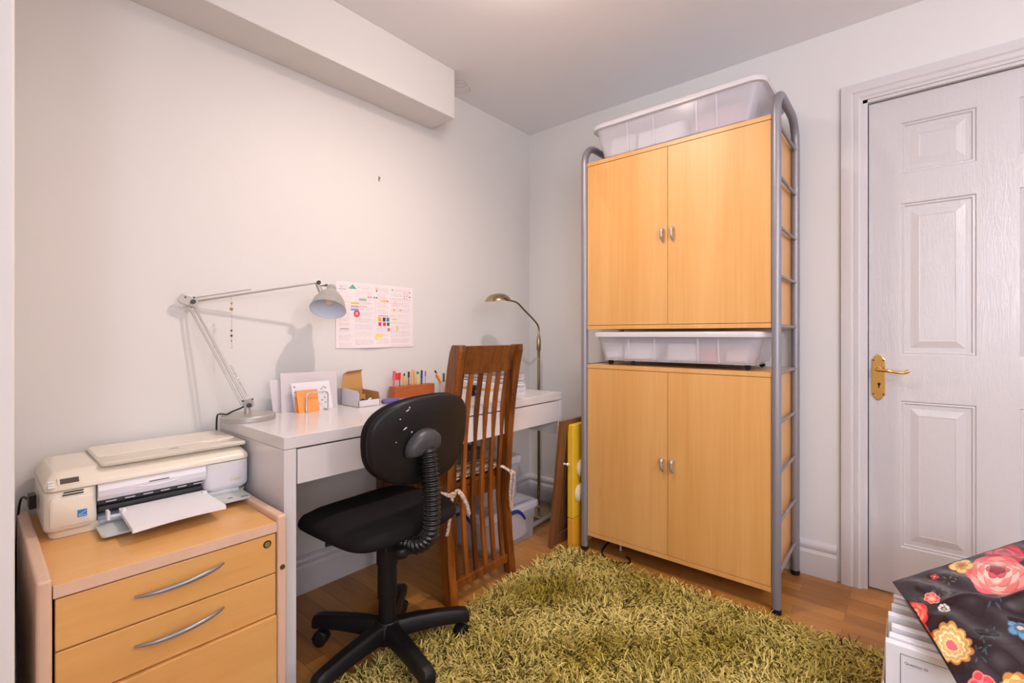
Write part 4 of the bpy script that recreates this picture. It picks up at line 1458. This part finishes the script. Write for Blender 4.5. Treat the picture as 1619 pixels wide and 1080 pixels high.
for x in (-1.190, -.840):
    obj('back_post', post(x, .036, .046, 0, 1.012), M['rosewood'], sc_, bevel=.003)
obj('top_rail', post(-1.015, .315, .026, .895, 1.008, .0, False), M['rosewood'], sc_, bevel=.003)
obj('bottom_rail', post(-1.015, .315, .024, .052, .085, .0, False), M['rosewood'], sc_, bevel=.003)
for i in range(6):
    x = -1.152 + i * (.274 / 5)
    obj('back_slat', post(x, .021, .014, .08, .90, .0, False), M['rosewood'], sc_, bevel=.002)
obj('back_slat', post(-.872, .021, .014, .08, .90, .0, False), M['rosewood'], sc_, bevel=.002) if False else None
# seat
sx0, sx1 = -1.235, -.795
obj('seat', MB().hexa([(-1.210, -.490, .425), (-.820, -.490, .425), (sx1, -.10, .425), (sx0, -.10, .425)], [(-1.210, -.490, .447), (-.820, -.490, .447), (sx1, -.10, .447), (sx0, -.10, .447)]), M['rosewood'], sc_, bevel=.004)
for a, b in (((-1.205, -.49), (-1.222, -.13)), ((-.825, -.49), (-.808, -.13))):
    obj('seat_rail', MB().hexa([(a[0] - .01, a[1], .365), (a[0] + .01, a[1], .365), (b[0] + .01, b[1], .365), (b[0] - .01, b[1], .365)], [(a[0] - .01, a[1], .425), (a[0] + .01, a[1], .425), (b[0] + .01, b[1], .425), (b[0] - .01, b[1], .425)]), M['rosewood'], sc_)
obj('seat_rail', MB().box(-1.20, -.83, -.135, -.115, .365, .425), M['rosewood'], sc_)
obj('seat_rail', MB().box(-1.172, -.858, -.492, -.478, .365, .425), M['rosewood'], sc_)
for x in (-1.222, -.808):
    obj('front_leg', MB().hexa([(x - .016, -.155, 0), (x + .016, -.155, 0), (x + .016, -.123, 0), (x - .016, -.123, 0)], [(x - .02, -.16, .425), (x + .02, -.16, .425), (x + .02, -.118, .425), (x - .02, -.118, .425)]), M['rosewood'], sc_, bevel=.002)

# knitted cushion with ties
cu = thing('seat_cushion', 'cream and brown striped knitted cushion tied to the slatted chair', 'cushion', (-1.015, -.31, .447))
nu, nv = 90, 90
rng_ = np.linspace(0, 1, nu)
Uc, Vc = np.meshgrid(rng_, np.linspace(0, 1, nv), indexing='ij')
halfw, halfd = .185, .178
e = 3.2
px_ = (Uc * 2 - 1)
py_ = (Vc * 2 - 1)
ht = (1 - np.abs(px_) ** 6) * (1 - np.abs(py_) ** 6)
X = -1.015 + px_ * halfw * (1 - .05 * np.abs(py_) ** 8)
Y = -.318 + py_ * halfd
wv_ = .0016 * np.sin(Vc * 150) + .0012 * np.sin(Uc * 150)
Zt = .472 + .020 * np.clip(ht, 0, 1) ** .45 + wv_
Zb = .4485 + .014 * (1 - np.clip(ht, 0, 1) ** .4)
g_ = grid(nu, nv)
VV = np.concatenate([np.stack([X, Y, Zt], -1).reshape(-1, 3), np.stack([X, Y, Zb], -1).reshape(-1, 3)])
n1 = nu * nv
side = []
for i in range(nu - 1):
    for j in (0, nv - 1):
        a, b = i * nv + j, (i + 1) * nv + j
        side.append((a, b, b + n1, a + n1) if j == 0 else (b, a, a + n1, b + n1))
for j in range(nv - 1):
    for i in (0, nu - 1):
        a, b = i * nv + j, i * nv + j + 1
        side.append((b, a, a + n1, b + n1) if i == 0 else (a, b, b + n1, a + n1))
FF = np.concatenate([g_, g_[:, ::-1] + n1, np.array(side)])
o = np_mesh('cushion_pad', VV, FF, M['knit'], cu)
stripe = (np.sin(Vc * 70) > .1)[..., None]
chk = (np.sin(Uc * 110) * np.sin(Vc * 140) > -.2)[..., None]
ca = np.where(stripe, srgb((226, 208, 190)), srgb((150, 118, 98)))
ca = np.where(chk, ca, ca * .6)
cb = np.where((np.sin(Uc * 90) > -.3)[..., None], srgb((224, 204, 186)), srgb((120, 92, 78))) * np.ones_like(ca)
set_tint(o, np.concatenate([ca.reshape(-1, 3), cb.reshape(-1, 3)]))
M['tie'] = new_mat('knitted_tie', (.62, .50, .40), .95)
tf = noise(M['tie'], 220)
lk(M['tie'], ramp(M['tie'], tf, [(.42, (.30, .18, .12)), (.55, (.74, .62, .52))]), bsdf(M['tie']).inputs['Base Color'])


def ribbon(pts, w, th, parent, name='tie'):
    P = smooth_path(pts, 6)
    rings = []
    for i, p in enumerate(P):
        t_ = (P[min(i + 1, len(P) - 1)] - P[max(i - 1, 0)]).normalized()
        wd = t_.cross(Vector((.3, -1, .0))).normalized()
        nn = t_.cross(wd).normalized()
        rings.append([p + wd * w / 2 - nn * th / 2, p + wd * w / 2 + nn * th / 2, p - wd * w / 2 + nn * th / 2, p - wd * w / 2 - nn * th / 2])
    return obj(name, MB().loft(rings), M['tie'], parent, bevel=.0015)


# left bow around the left post, right bow around the right post
ribbon([(-1.19, -.47, .455), (-1.225, -.50, .45), (-1.215, -.548, .437), (-1.19, -.552, .430)], .014, .006, cu)
ribbon([(-1.19, -.555, .432), (-1.175, -.562, .444), (-1.155, -.565, .425), (-1.13, -.567, .38), (-1.112, -.563, .335)], .018, .007, cu)
ribbon([(-1.19, -.553, .432), (-1.205, -.560, .40), (-1.212, -.558, .34), (-1.225, -.556, .285)], .015, .006, cu)
obj('knot', MB().lathe([(.001, -.012), (.010, -.008), (.012, 0), (.010, .008), (.001, .012)], (-1.19, -.552, .432), 12), M['tie'], cu, smooth=True)
ribbon([(-.89, -.48, .475), (-.87, -.525, .470), (-.85, -.545, .452), (-.838, -.548, .444)], .013, .006, cu)
ribbon([(-.838, -.550, .444), (-.826, -.560, .435), (-.828, -.558, .38), (-.836, -.556, .32), (-.835, -.553, .275)], .012, .006, cu)
ribbon([(-.838, -.550, .444), (-.850, -.560, .42), (-.856, -.558, .36), (-.850, -.556, .30), (-.842, -.555, .275)], .012, .006, cu)
obj('knot', MB().lathe([(.001, -.011), (.009, -.008), (.011, 0), (.009, .008), (.001, .011)], (-.838, -.549, .444), 12), M['tie'], cu, smooth=True)
o = obj('dark_folder', MB().box(-1.12, -.90, -.44, -.16, .502, .548), M['bezel'], bevel=.004)
tag(o, 'dark box file lying on the knitted seat cushion', 'box file')

# ------------------------------------------------------------------ swivel chair
HX, HY = -1.526, -.602
sw = thing('swivel_chair', 'small black swivel office chair with ribbed spine in front of the desk', 'chair', (HX, HY, 0))
hubm = MB().lathe([(.030, .060), (.046, .064), (.050, .085), (.048, .108), (.036, .124), (.033, .128)], (HX, HY, 0), 28)
base_o = obj('hub', hubm, M['black'], sw, smooth=True)
for k, ang in enumerate((43.5, 115, 189, 260, 333)):
    a = R(ang)
    d = Vector((math.cos(a), math.sin(a), 0))
    n = Vector((-d.y, d.x, 0))
    c0 = Vector((HX, HY, 0))
    rings = []
    for s_, w_, zt_, zb_ in ((.030, .025, .124, .070), (.10, .024, .124, .074), (.18, .023, .117, .072), (.245, .0225, .108, .066), (.268, .022, .102, .062), (.276, .017, .092, .060)):
        p = c0 + d * s_
        rings.append([p + n * w_ * x + Vector((0, 0, z_)) for x, z_ in ((-.95, zb_), (.95, zb_), (1, zt_ - .012), (.62, zt_), (-.62, zt_), (-1, zt_ - .012))])
    arm_o = obj('base_arm', MB().loft(rings), M['black'], sw, bevel=.003, segs=3, smooth=True)
    cpos = c0 + d * .250
    ca_ = R(ang + [60, 100, 40, 75, -50][k])
    cdv = Vector((math.cos(ca_), math.sin(ca_), 0))
    cm_ = MB()
    for s_ in (-1, 1):
        q = cpos + cdv * (.0105 * s_) + Vector((0, 0, .0225))
        cm_.tube([q - cdv * .0075, q - cdv * .006, q + cdv * .006, q + cdv * .0075], [.0200, .0225, .0225, .0200], 20)
    nn = Vector((-cdv.y, cdv.x, 0))
    wheel = obj('castor', cm_, M['blackgloss'], sw, smooth=True, label='twin-wheel black castor')
    hood = MB()
    rr_ = []
    for aa in range(0, 181, 20):
        rr_.append([cpos + nn * .0245 * math.cos(R(aa)) * k2 + Vector((0, 0, .0235 + .0265 * math.sin(R(aa)) * k2)) + cdv * s2 for k2, s2 in ((1, -.018), (1.06, -.008), (1.06, .008), (1, .018))])
    vs = [v for r_ in rr_ for v in r_]
    fs = [(i * 4 + j, i * 4 + j + 1, i * 4 + j + 5, i * 4 + j + 4) for i in range(len(rr_) - 1) for j in range(3)]
    hood.add(vs, fs)
    hood.tube([cpos + Vector((0, 0, .046)), cpos + Vector((0, 0, .078))], .006, 10)
    ho = obj('castor_hood', hood, M['black'], wheel, smooth=True)
    ho.modifiers.new('s', 'SOLIDIFY').thickness = .002
obj('column_shroud', MB().lathe([(.0275, .118), (.0270, .20), (.0310, .201), (.0305, .31), (.0345, .311), (.0340, .405)], (HX, HY, 0), 30), M['black'], sw, smooth=True, auto=25)
obj('seat_mechanism', MB().box(HX - .07, HX + .07, HY - .09, HY + .09, .385, .411), M['black'], sw, bevel=.006)
obj('tilt_lever', MB().tube([(HX - .05, HY + .05, .40), (HX - .16, HY + .10, .392)], .006, 10), M['black'], sw, smooth=True)
# seat pad: waterfall rounded cushion
SXc, SYc, srot = -1.498, -.520, R(3)
Ms = Matrix.Translation((SXc, SYc, 0)) @ Matrix.Rotation(srot, 4, 'Z')


def superell(hx_, hy_, p, n=56):
    out_ = []
    for i in range(n):
        a_ = 2 * math.pi * i / n
        c_, s_ = math.cos(a_), math.sin(a_)
        out_.append((hx_ * math.copysign(abs(c_) ** (2 / p), c_), hy_ * math.copysign(abs(s_) ** (2 / p), s_)))
    return out_


rings = []
for k_, z_ in ((.02, .412), (.80, .412), (.93, .416), (.985, .426), (1.0, .438), (.985, .452), (.94, .464), (.80, .474), (.5, .477), (.02, .475)):
    rg = []
    for x, y in superell(.222 * k_, .205 * k_, 4.6):
        drop = -.030 * max(0, (y - .10) / .10) ** 2 if y > .10 else 0
        rg.append(Ms @ Vector((x, y, z_ + drop * .8)))
    rings.append(rg)
seat_o = obj('seat', MB().loft(rings), M['fabric'], sw, smooth=True, auto=80)
# backrest
BCx, BCy, BCz = -1.468, -.735, .722
Mb = Matrix.Translation((BCx, BCy, BCz)) @ Matrix.Rotation(R(3), 4, 'Z') @ Matrix.Rotation(R(4), 4, 'X')
rings_s, rings_c = [], []


def backring(k_, y_):
    rg = []
    for x, z_ in superell(.207 * k_, .137 * k_, 2.7):
        zz_ = z_ * (1.0 + .04 * x / .2)
        curve = .030 * (x / .2) ** 2
        rg.append(Mb @ Vector((x * (1 + .05 * z_ / .13), y_ + curve, zz_)))
    return rg


shell = MB().loft([backring(k_, y_) for k_, y_ in ((.02, -.012), (.6, -.012), (.93, -.011), (.985, -.006), (.995, .004), (.97, .010))])
obj('backrest_shell', shell, M['black'], sw, smooth=True, auto=80, label='scuffed black plastic back shell')
padm = MB().loft([backring(k_, y_) for k_, y_ in ((.96, .008), (1.0, .014), (1.0, .028), (.95, .040), (.7, .048), (.02, .050))])
obj('backrest_pad', padm, M['fabric'], sw, smooth=True, auto=80)
scf = MB()
for x, z_, l, a_ in ((-.098, .100, .014, 20), (-.118, .078, .004, 0), (-.104, .045, .018, 25), (-.075, .032, .006, 80), (-.128, .010, .004, 0), (-.088, .108, .006, 60)):
    p0 = Mb @ Vector((x, -.0125 + .030 * (x / .2) ** 2, z_))
    p1 = Mb @ Vector((x + l * math.cos(R(a_)), -.0125 + .030 * (x / .2) ** 2, z_ + l * math.sin(R(a_))))
    scf.tube([p0, (p0 + p1) / 2 + Vector((0, 0, .001)), p1], [.0010, .0018, .0007], 6)
obj('scuff_marks', scf, M['paper'], sw)
# bracket
rg = []
for k_, y_ in ((1.0, -.010), (1.0, -.022), (.86, -.038), (.55, -.044), (.05, -.045)):
    row = []
    for x, z_ in superell(.066 * k_, .031 * k_, 3.0, 32):
        zz_ = z_ + (.012 if z_ > 0 else 0) * (1 - (x / .06) ** 2) - .008 * (x / .06) ** 2
        row.append(Mb @ Vector((x - .034, y_, zz_ - .004 + .12 * x)))
    rg.append(row)
obj('back_bracket', MB().loft(rg), M['bezel'], sw, smooth=True, auto=70, label='charcoal plastic bracket')
bsc = MB()
for x in (-.080, .012):
    p = Mb @ Vector((x, -.028, -.014 + .12 * (x + .034)))
    bsc.tube([p, p + Vector((0, -.010, 0))], .0050, 12)
obj('bracket_screws', bsc, M['chrome'], sw, smooth=True)
# ribbed spine
b0 = Mb @ Vector((-.030, -.032, -.018))
path = smooth_path([b0, b0 + Vector((.004, -.006, -.06)), Vector((b0.x + .006, b0.y - .012, .56)), Vector((b0.x + .006, b0.y - .010, .47)), Vector((b0.x + .002, b0.y + .004, .425)), Vector((b0.x - .012, b0.y + .035, .400)), Vector((b0.x - .03, b0.y + .085, .398))], 30)
L = [0]
for i in range(1, len(path)):
    L.append(L[-1] + (path[i] - path[i - 1]).length)
pts, rad = [], []
nr = 26
N = nr * 8
for i in range(N + 1):
    s_ = L[-1] * i / N
    j = min(max(np.searchsorted(L, s_) - 1, 0), len(path) - 2)
    t_ = (s_ - L[j]) / max(1e-9, L[j + 1] - L[j])
    pts.append(path[j].lerp(path[j + 1], t_))
    ph = (i % 8) / 8
    rad.append(.0235 + (.0055 if .25 < ph < .75 else (.0028 if ph in (.25, .75) else 0)))
obj('ribbed_spine', MB().tube(pts, rad, 22), M['blackgloss'], sw, smooth=True, auto=80, label='black concertina spine cover')
kb = Vector((b0.x - .06, b0.y + .05, .388))
obj('adjust_knob', MB().lathe([(.018, -.014), (.021, -.010), (.021, .010), (.018, .014)], kb, 18), M['black'], sw, smooth=True)

# ------------------------------------------------------------------ shaggy rug
RX0, RX1, RY0, RY1 = -1.98, -.515, -2.20, -.615
rug = thing('shaggy_rug', 'long-pile yellow-green shaggy rug on the laminate floor', 'rug', ((RX0 + RX1) / 2, (RY0 + RY1) / 2, 0))
obj('backing', MB().box(RX0, RX1, RY0, RY1, 0, .008), solid('olive_backing', (.16, .15, .03), .9), rug)


def fnoise(x, y, f, seed):
    r_ = np.random.default_rng(seed)
    out_ = np.zeros_like(x)
    for _ in range(7):
        a_ = r_.random() * 6.28
        p_ = r_.random() * 6.28
        ff = f * (.6 + .9 * r_.random())
        out_ += np.sin((x * np.cos(a_) + y * np.sin(a_)) * ff + p_)
    return out_ / 7 ** .5


def make_pile(n, seed):
    g_ = np.random.default_rng(seed)
    x = RX0 + .004 + (RX1 - RX0 - .008) * g_.random(n)
    y = RY0 + .004 + (RY1 - RY0 - .008) * g_.random(n)
    kp_ = ~((x > -1.0) & (x < -.615) & (y < -1.84) & (y > -2.29))
    x, y = x[kp_], y[kp_]
    n = len(x)
    ang = fnoise(x, y, 11, 1) * 2.6 + g_.normal(0, 1.5, n)
    clump = fnoise(x, y, 16, 2)
    Ln = .040 + .016 * g_.random(n)
    lean = np.clip(1.10 + .22 * fnoise(x, y, 14, 3) + g_.normal(0, .35, n), .2, 1.7)   # angle from the vertical
    dx, dy = np.cos(ang), np.sin(ang)
    wd = .0016 + .0010 * g_.random(n)
    K = 6
    curl0 = 1.1 * (g_.random(n) - .5)
    for ang_c in (43.5, 115, 189, 260, 333):
        qx, qy = -1.526 + .25 * math.cos(R(ang_c)), -.602 + .25 * math.sin(R(ang_c))
        near = np.hypot(x - qx, y - qy) < .045
        Ln = np.where(near, Ln * .35, Ln)
        lean = np.where(near, 1.5, lean)
    P = np.zeros((n, K, 3))
    P[:, 0] = np.stack([x, y, np.full(n, .006)], 1)
    for k in range(1, K):
        th = lean * (.35 + 1.1 * k / K)
        th = np.clip(th, 0, 1.9)
        st = (Ln / (K - 1))
        curl = curl0
        ddx = dx * np.cos(curl * k) - dy * np.sin(curl * k)
        ddy = dx * np.sin(curl * k) + dy * np.cos(curl * k)
        P[:, k] = P[:, k - 1] + np.stack([np.sin(th) * ddx * st, np.sin(th) * ddy * st, np.cos(th) * st], 1)
    P[:, :, 2] = np.maximum(P[:, :, 2], .0025)
    over = (P[:, :, 0] > RX1 + .012)
    P[:, :, 0] = np.where(over, RX1 + .012 + (P[:, :, 0] - RX1 - .012) * .3, P[:, :, 0])
    side_ = np.stack([-dy, dx, np.zeros(n)], 1)
    prof_ = np.array([.8, 1, 1, 1, .95, .5])
    up = np.array([0, 0, .0006])
    A = P + side_[:, None] * (wd[:, None] * prof_)[..., None]
    B = P - side_[:, None] * (wd[:, None] * prof_)[..., None]
    Cn = P + np.array([0, 0, 1]) * (wd[:, None] * prof_)[..., None] * 1.1
    V_ = np.stack([A, Cn, B], 2).reshape(-1, 3)       # n,K,3verts
    base_ = (np.arange(n) * K * 3)[:, None]
    fl_ = []
    for k in range(K - 1):
        for s_ in range(2):
            o_ = k * 3 + s_
            fl_.append(np.concatenate([base_ + o_, base_ + o_ + 1, base_ + o_ + 4, base_ + o_ + 3], 1))
    F_ = np.concatenate(fl_)
    c1, c2, c3 = srgb((232, 212, 132)), srgb((168, 146, 52)), srgb((86, 72, 14))
    t_ = np.clip(.48 + .30 * clump + g_.normal(0, .24, n), 0, 1)[:, None]
    col = c2 * (1 - t_) + c1 * t_
    dkr = (g_.random(n) < .18)[:, None]
    col = np.where(dkr, c3, col)
    colv = np.repeat(col, K * 3, axis=0)
    return V_, F_, colv


V_, F_, cv = make_pile(46000, 11)
po = np_mesh('pile', V_, F_, M['pile'], rug)
set_tint(po, cv)
po['kind'] = 'stuff'

# ------------------------------------------------------------------ box of papers with floral oilcloth bag
pb = thing('fabric_box', 'tan fabric box of papers under the floral bag', 'box', (-.80, -2.08, .012))
fz = .012
x0_, x1_, y0_, y1_ = -.985, -.63, -2.28, -1.852
fb = MB()
for (a, b, c_, d_) in ((x0_, x0_ + .006, y0_, y1_), (x1_ - .006, x1_, y0_, y1_), (x0_ + .006, x1_ - .006, y0_, y0_ + .006), (x0_ + .006, x1_ - .006, y1_ - .006, y1_)):
    fb.box(a, b, c_, d_, fz, .20)
fb.box(x0_, x1_, y0_, y1_, fz, fz + .004)
obj('box_sides', fb, M['basket'], pb, bevel=.002)
sheets = [(-.962, .302, -1.860, 'nearest'), (-.935, .306, -1.866, 'second'), (-.895, .311, -1.870, 'third'), (-.850, .318, -1.862, 'fourth'), (-.805, .322, -1.868, 'fifth'), (-.765, .318, -1.872, 'sixth'), (-.72, .312, -1.870, 'rearmost')]
for i, (x, zt_, yl, wn) in enumerate(sheets):
    vs = []
    o = obj('paper_bundle', MB().box(x - .011, x + .011, yl - .395, yl, fz + .005, zt_), M['paper'], bevel=.0008)
    tag(o, 'bundle of white papers standing upright in the fabric box, %s of the row' % wn, 'papers', 'papers standing in the fabric box')
    if i == 0:
        ff_ = MB()
        xq = x - .0115
        y0q, y1q, z0q, z1q = yl - .19, yl - .028, .06, .285
        for a, b, c_, d_ in ((y0q, y1q, z1q - .0012, z1q), (y0q, y0q + .0012, z0q, z1q), (y1q - .0012, y1q, z0q, z1q)):
            ff_.box(xq - .0004, xq + .0006, a, b, c_, d_)
        obj('printed_frame', ff_, M['greyh'], o)
        cu_ = bpy.data.curves.new('heading', 'FONT')
        cu_.body = 'Question 22'
        cu_.size = .0085
        cu_.extrude = .0002
        to = bpy.data.objects.new('printed_heading', cu_)
        COL.objects.link(to)
        bpy.context.view_layer.update()
        dg = bpy.context.evaluated_depsgraph_get()
        me_ = bpy.data.meshes.new_from_object(to.evaluated_get(dg))
        bpy.data.objects.remove(to)
        to = bpy.data.objects.new('printed_heading', me_)
        COL.objects.link(to)
        me_.materials.clear()
        me_.materials.append(M['greyh'])
        to.parent = o
        to.location = (xq - .0003, y1q - .008, z1q - .022)
        to.rotation_euler = (R(90), 0, R(-90))

# floral bag: soft closed shape lying over the box
nu, nv = 330, 330
s_, t_ = np.meshgrid(np.linspace(0, 1, nu), np.linspace(0, 1, nv), indexing='ij')
# corners: A the pointed near-door corner, B towards the camera-left, D towards the far right
A = np.array([-.752, -1.868, .362]); B = np.array([-1.112, -1.986, .322]); D = np.array([-.345, -2.170, .428]); E_ = np.array([-.85, -2.52, .40])
Pm = ((1 - s_) * (1 - t_))[..., None] * A + (s_ * (1 - t_))[..., None] * B + ((1 - s_) * t_)[..., None] * D + (s_ * t_)[..., None] * E_
# bowed edges
Pm[..., 2] += .035 * np.sin(np.pi * np.clip(t_, 0, 1)) * np.sin(np.pi * s_) + .012 * np.sin(t_ * 9 + 1) * s_ * (1 - s_) * 4
fold = .020 * np.exp(-((s_ - .35 - .25 * t_) / .05) ** 2) * np.sin(np.pi * np.clip(t_ * 1.1, 0, 1))
ringd = np.sqrt(((s_ - .33) / .16) ** 2 + ((t_ - .42) / .13) ** 2)
dent = -.016 * np.exp(-(ringd / .8) ** 4)
ruck = .006 * np.sin(22 * (s_ + .3 * t_) + 3 * np.sin(6 * t_)) * np.clip(s_ * 1.5, 0, 1) + .004 * np.sin(30 * t_ - 14 * s_)
efall = np.clip(np.minimum(s_, t_) / .10, 0, 1) ** 1.3
ruck = ruck * (.12 + .88 * efall)
fold = fold * efall
Pm[..., 2] += fold + dent + ruck
edge = np.minimum(np.minimum(s_, 1 - s_), np.minimum(t_, 1 - t_))
thk = .050 * (1 - np.exp(-edge / .06)) + .001
Pb = Pm.copy()
Pb[..., 2] = np.maximum(Pm[..., 2] - thk, .3235 - .0 * s_)
Pb[..., 2] = np.minimum(Pb[..., 2], Pm[..., 2] - .001)
VV = np.concatenate([Pm.reshape(-1, 3), Pb.reshape(-1, 3)])
g_ = grid(nu, nv)
n1 = nu * nv
side = []
for i in range(nu - 1):
    for j in (0, nv - 1):
        a, b = i * nv + j, (i + 1) * nv + j
        side.append((a, b, b + n1, a + n1))
for j in range(nv - 1):
    for i in (0, nu - 1):
        a, b = i * nv + j, i * nv + j + 1
        side.append((a, b, b + n1, a + n1))
FF = np.concatenate([g_[:, ::-1], g_ + n1, np.array(side)])
bag = np_mesh('floral_bag', VV, FF, M['oilcloth'])
tag(bag, 'glossy dark floral oilcloth bag with roses lying on the paper box', 'bag')
# pattern: flowers placed in metres on the cloth
WX, WY = Pm[..., 0], Pm[..., 1]
WX = WX + .006 * np.sin(WY * 40)
CB = np.ones((nu, nv, 3)) * srgb((40, 25, 30))
dvec = np.array([.993, -.115])


def local_uv(u, v):
    du, dv = WX - u, WY - v
    return (du * dvec[0] + dv * dvec[1]) / 1.75, -du * dvec[1] + dv * dvec[0]


def flower(u, v, r_, pal, petals=6, seed=0):
    p_, q_ = local_uv(u, v)
    rr = np.sqrt(p_ ** 2 + q_ ** 2) / r_
    th = np.arctan2(q_, p_) + seed
    n = len(pal)
    for k in range(n):
        off = k * .55
        lim = 1 - k / n * .86
        w = lim * (1 + .09 * np.abs(np.cos(petals * .5 * (th + off))) * 2 - .09 + .03 * np.sin(3 * th + k))
        CB[rr < w] = srgb(pal[k])
        rim = (rr < w) & (rr > w - .035)
        CB[rim] = CB[rim] * .72


def blossom(u, v, r_, petal, shade, eye, n=6, seed=0):
    p_, q_ = local_uv(u, v)
    for k in range(n):
        a_ = seed + k * 6.283 / n
        cp, cq = math.cos(a_) * r_ * .58, math.sin(a_) * r_ * .58
        dd = np.sqrt((p_ - cp) ** 2 + (q_ - cq) ** 2) / (r_ * .44)
        CB[dd < 1] = srgb(petal)
        CB[(dd < 1) & (dd > .80)] = srgb(shade)
        d2 = np.sqrt((p_ - cp * .55) ** 2 + (q_ - cq * .55) ** 2) / (r_ * .2)
        CB[d2 < 1] = srgb(shade)
    CB[np.sqrt(p_ ** 2 + q_ ** 2) < r_ * .24] = srgb(eye)


def leafs(u, v, n, L_, ang0, c):
    p0, q0 = local_uv(u, v)
    for k in range(n):
        a_ = ang0 + k * 6.283 / n
        du, dv = p0 - math.cos(a_) * L_, q0 - math.sin(a_) * L_
        p_ = du * math.cos(a_) + dv * math.sin(a_)
        q_ = -du * math.sin(a_) + dv * math.cos(a_)
        CB[(p_ / (L_ * .45)) ** 2 + (q_ / (L_ * .15)) ** 2 < 1] = srgb(c)


ROSE = [(226, 96, 104), (240, 150, 140), (236, 122, 122), (246, 190, 176), (238, 140, 136), (248, 206, 190), (216, 100, 108), (150, 60, 70)]
CORAL = [(206, 54, 56), (234, 92, 80), (240, 132, 108), (222, 76, 68), (244, 158, 132), (204, 60, 60)]
RED = [(176, 22, 44), (216, 42, 66), (180, 24, 46), (226, 72, 88), (140, 16, 34)]
MUM = [(190, 128, 60), (234, 192, 122), (210, 160, 90), (244, 218, 168), (226, 170, 96), (236, 196, 130), (216, 90, 110)]
for (u, v, c, L_) in ((-.70, -1.985, (110, 112, 92), .016), (-.79, -1.965, (92, 104, 96), .018), (-.80, -1.99, (84, 98, 104), .016), (-.86, -1.925, (84, 92, 60), .02), (-.60, -2.02, (84, 84, 60), .018), (-.52, -2.06, (92, 96, 70), .016), (-.80, -2.06, (70, 84, 96), .022), (-.93, -2.04, (66, 92, 108), .022), (-1.0, -2.02, (74, 90, 96), .018), (-1.08, -1.95, (100, 86, 60), .016), (-1.04, -2.10, (80, 84, 70), .02), (-.70, -2.15, (80, 92, 70), .022), (-1.15, -2.02, (70, 90, 100), .016)):
    leafs(u, v, 5, L_ * .62, u * 31, tuple(int(q * .8) for q in c))
    leafs(u + .02, v - .012, 4, L_ * .45, u * 17, tuple(int(q * .9) for q in c))
flower(-.47, -2.118, .046, RED, 5, 1.4)
flower(-.62, -2.088, .060, ROSE, 6, .4)
blossom(-.585, -2.018, .027, (232, 196, 126), (196, 146, 80), (176, 110, 60), 5, .8)
blossom(-.50, -2.165, .020, (236, 196, 70), (206, 150, 50), (180, 90, 50), 5, .2)
blossom(-.69, -1.958, .009, (214, 50, 66), (180, 30, 50), (230, 150, 110), 4, 0)
blossom(-.83, -1.949, .016, (226, 84, 88), (244, 160, 140), (232, 196, 90), 6, 0)
blossom(-.868, -1.970, .012, (222, 214, 204), (70, 80, 110), (226, 190, 80), 8, 0)
flower(-.905, -1.912, .027, CORAL, 5, 2.0)
flower(-.985, -1.917, .028, CORAL, 5, .3)
flower(-.985, -1.978, .034, MUM, 11, .5)
blossom(-1.09, -1.934, .009, (204, 196, 176), (150, 130, 110), (226, 170, 80), 6, 0)
blossom(-.885, -2.098, .022, (96, 150, 184), (60, 104, 140), (230, 190, 150), 5, 1)
blossom(-1.085, -2.022, .024, (222, 58, 72), (240, 120, 110), (220, 170, 80), 6, .6)
flower(-1.065, -2.072, .026, MUM[:5], 7, .2)
blossom(-1.135, -1.978, .018, (120, 136, 168), (70, 84, 120), (226, 190, 110), 6, 1)
blossom(-1.175, -1.980, .018, (238, 196, 120), (206, 150, 76), (206, 70, 70), 6, 1)
flower(-1.18, -2.02, .022, RED, 5, 1)
flower(-.78, -2.20, .050, CORAL, 6, .2)
flower(-.60, -2.26, .05, MUM, 9, .2)
flower(-.95, -2.22, .046, ROSE, 6, .2)
flower(-.80, -2.36, .05, RED, 6, 1.1)
flower(-1.0, -2.35, .04, MUM, 8, .1)
rim_ = edge < .008
CB[rim_] = srgb((26, 16, 20))
set_tint(bag, np.concatenate([CB.reshape(-1, 3), CB.reshape(-1, 3)]))
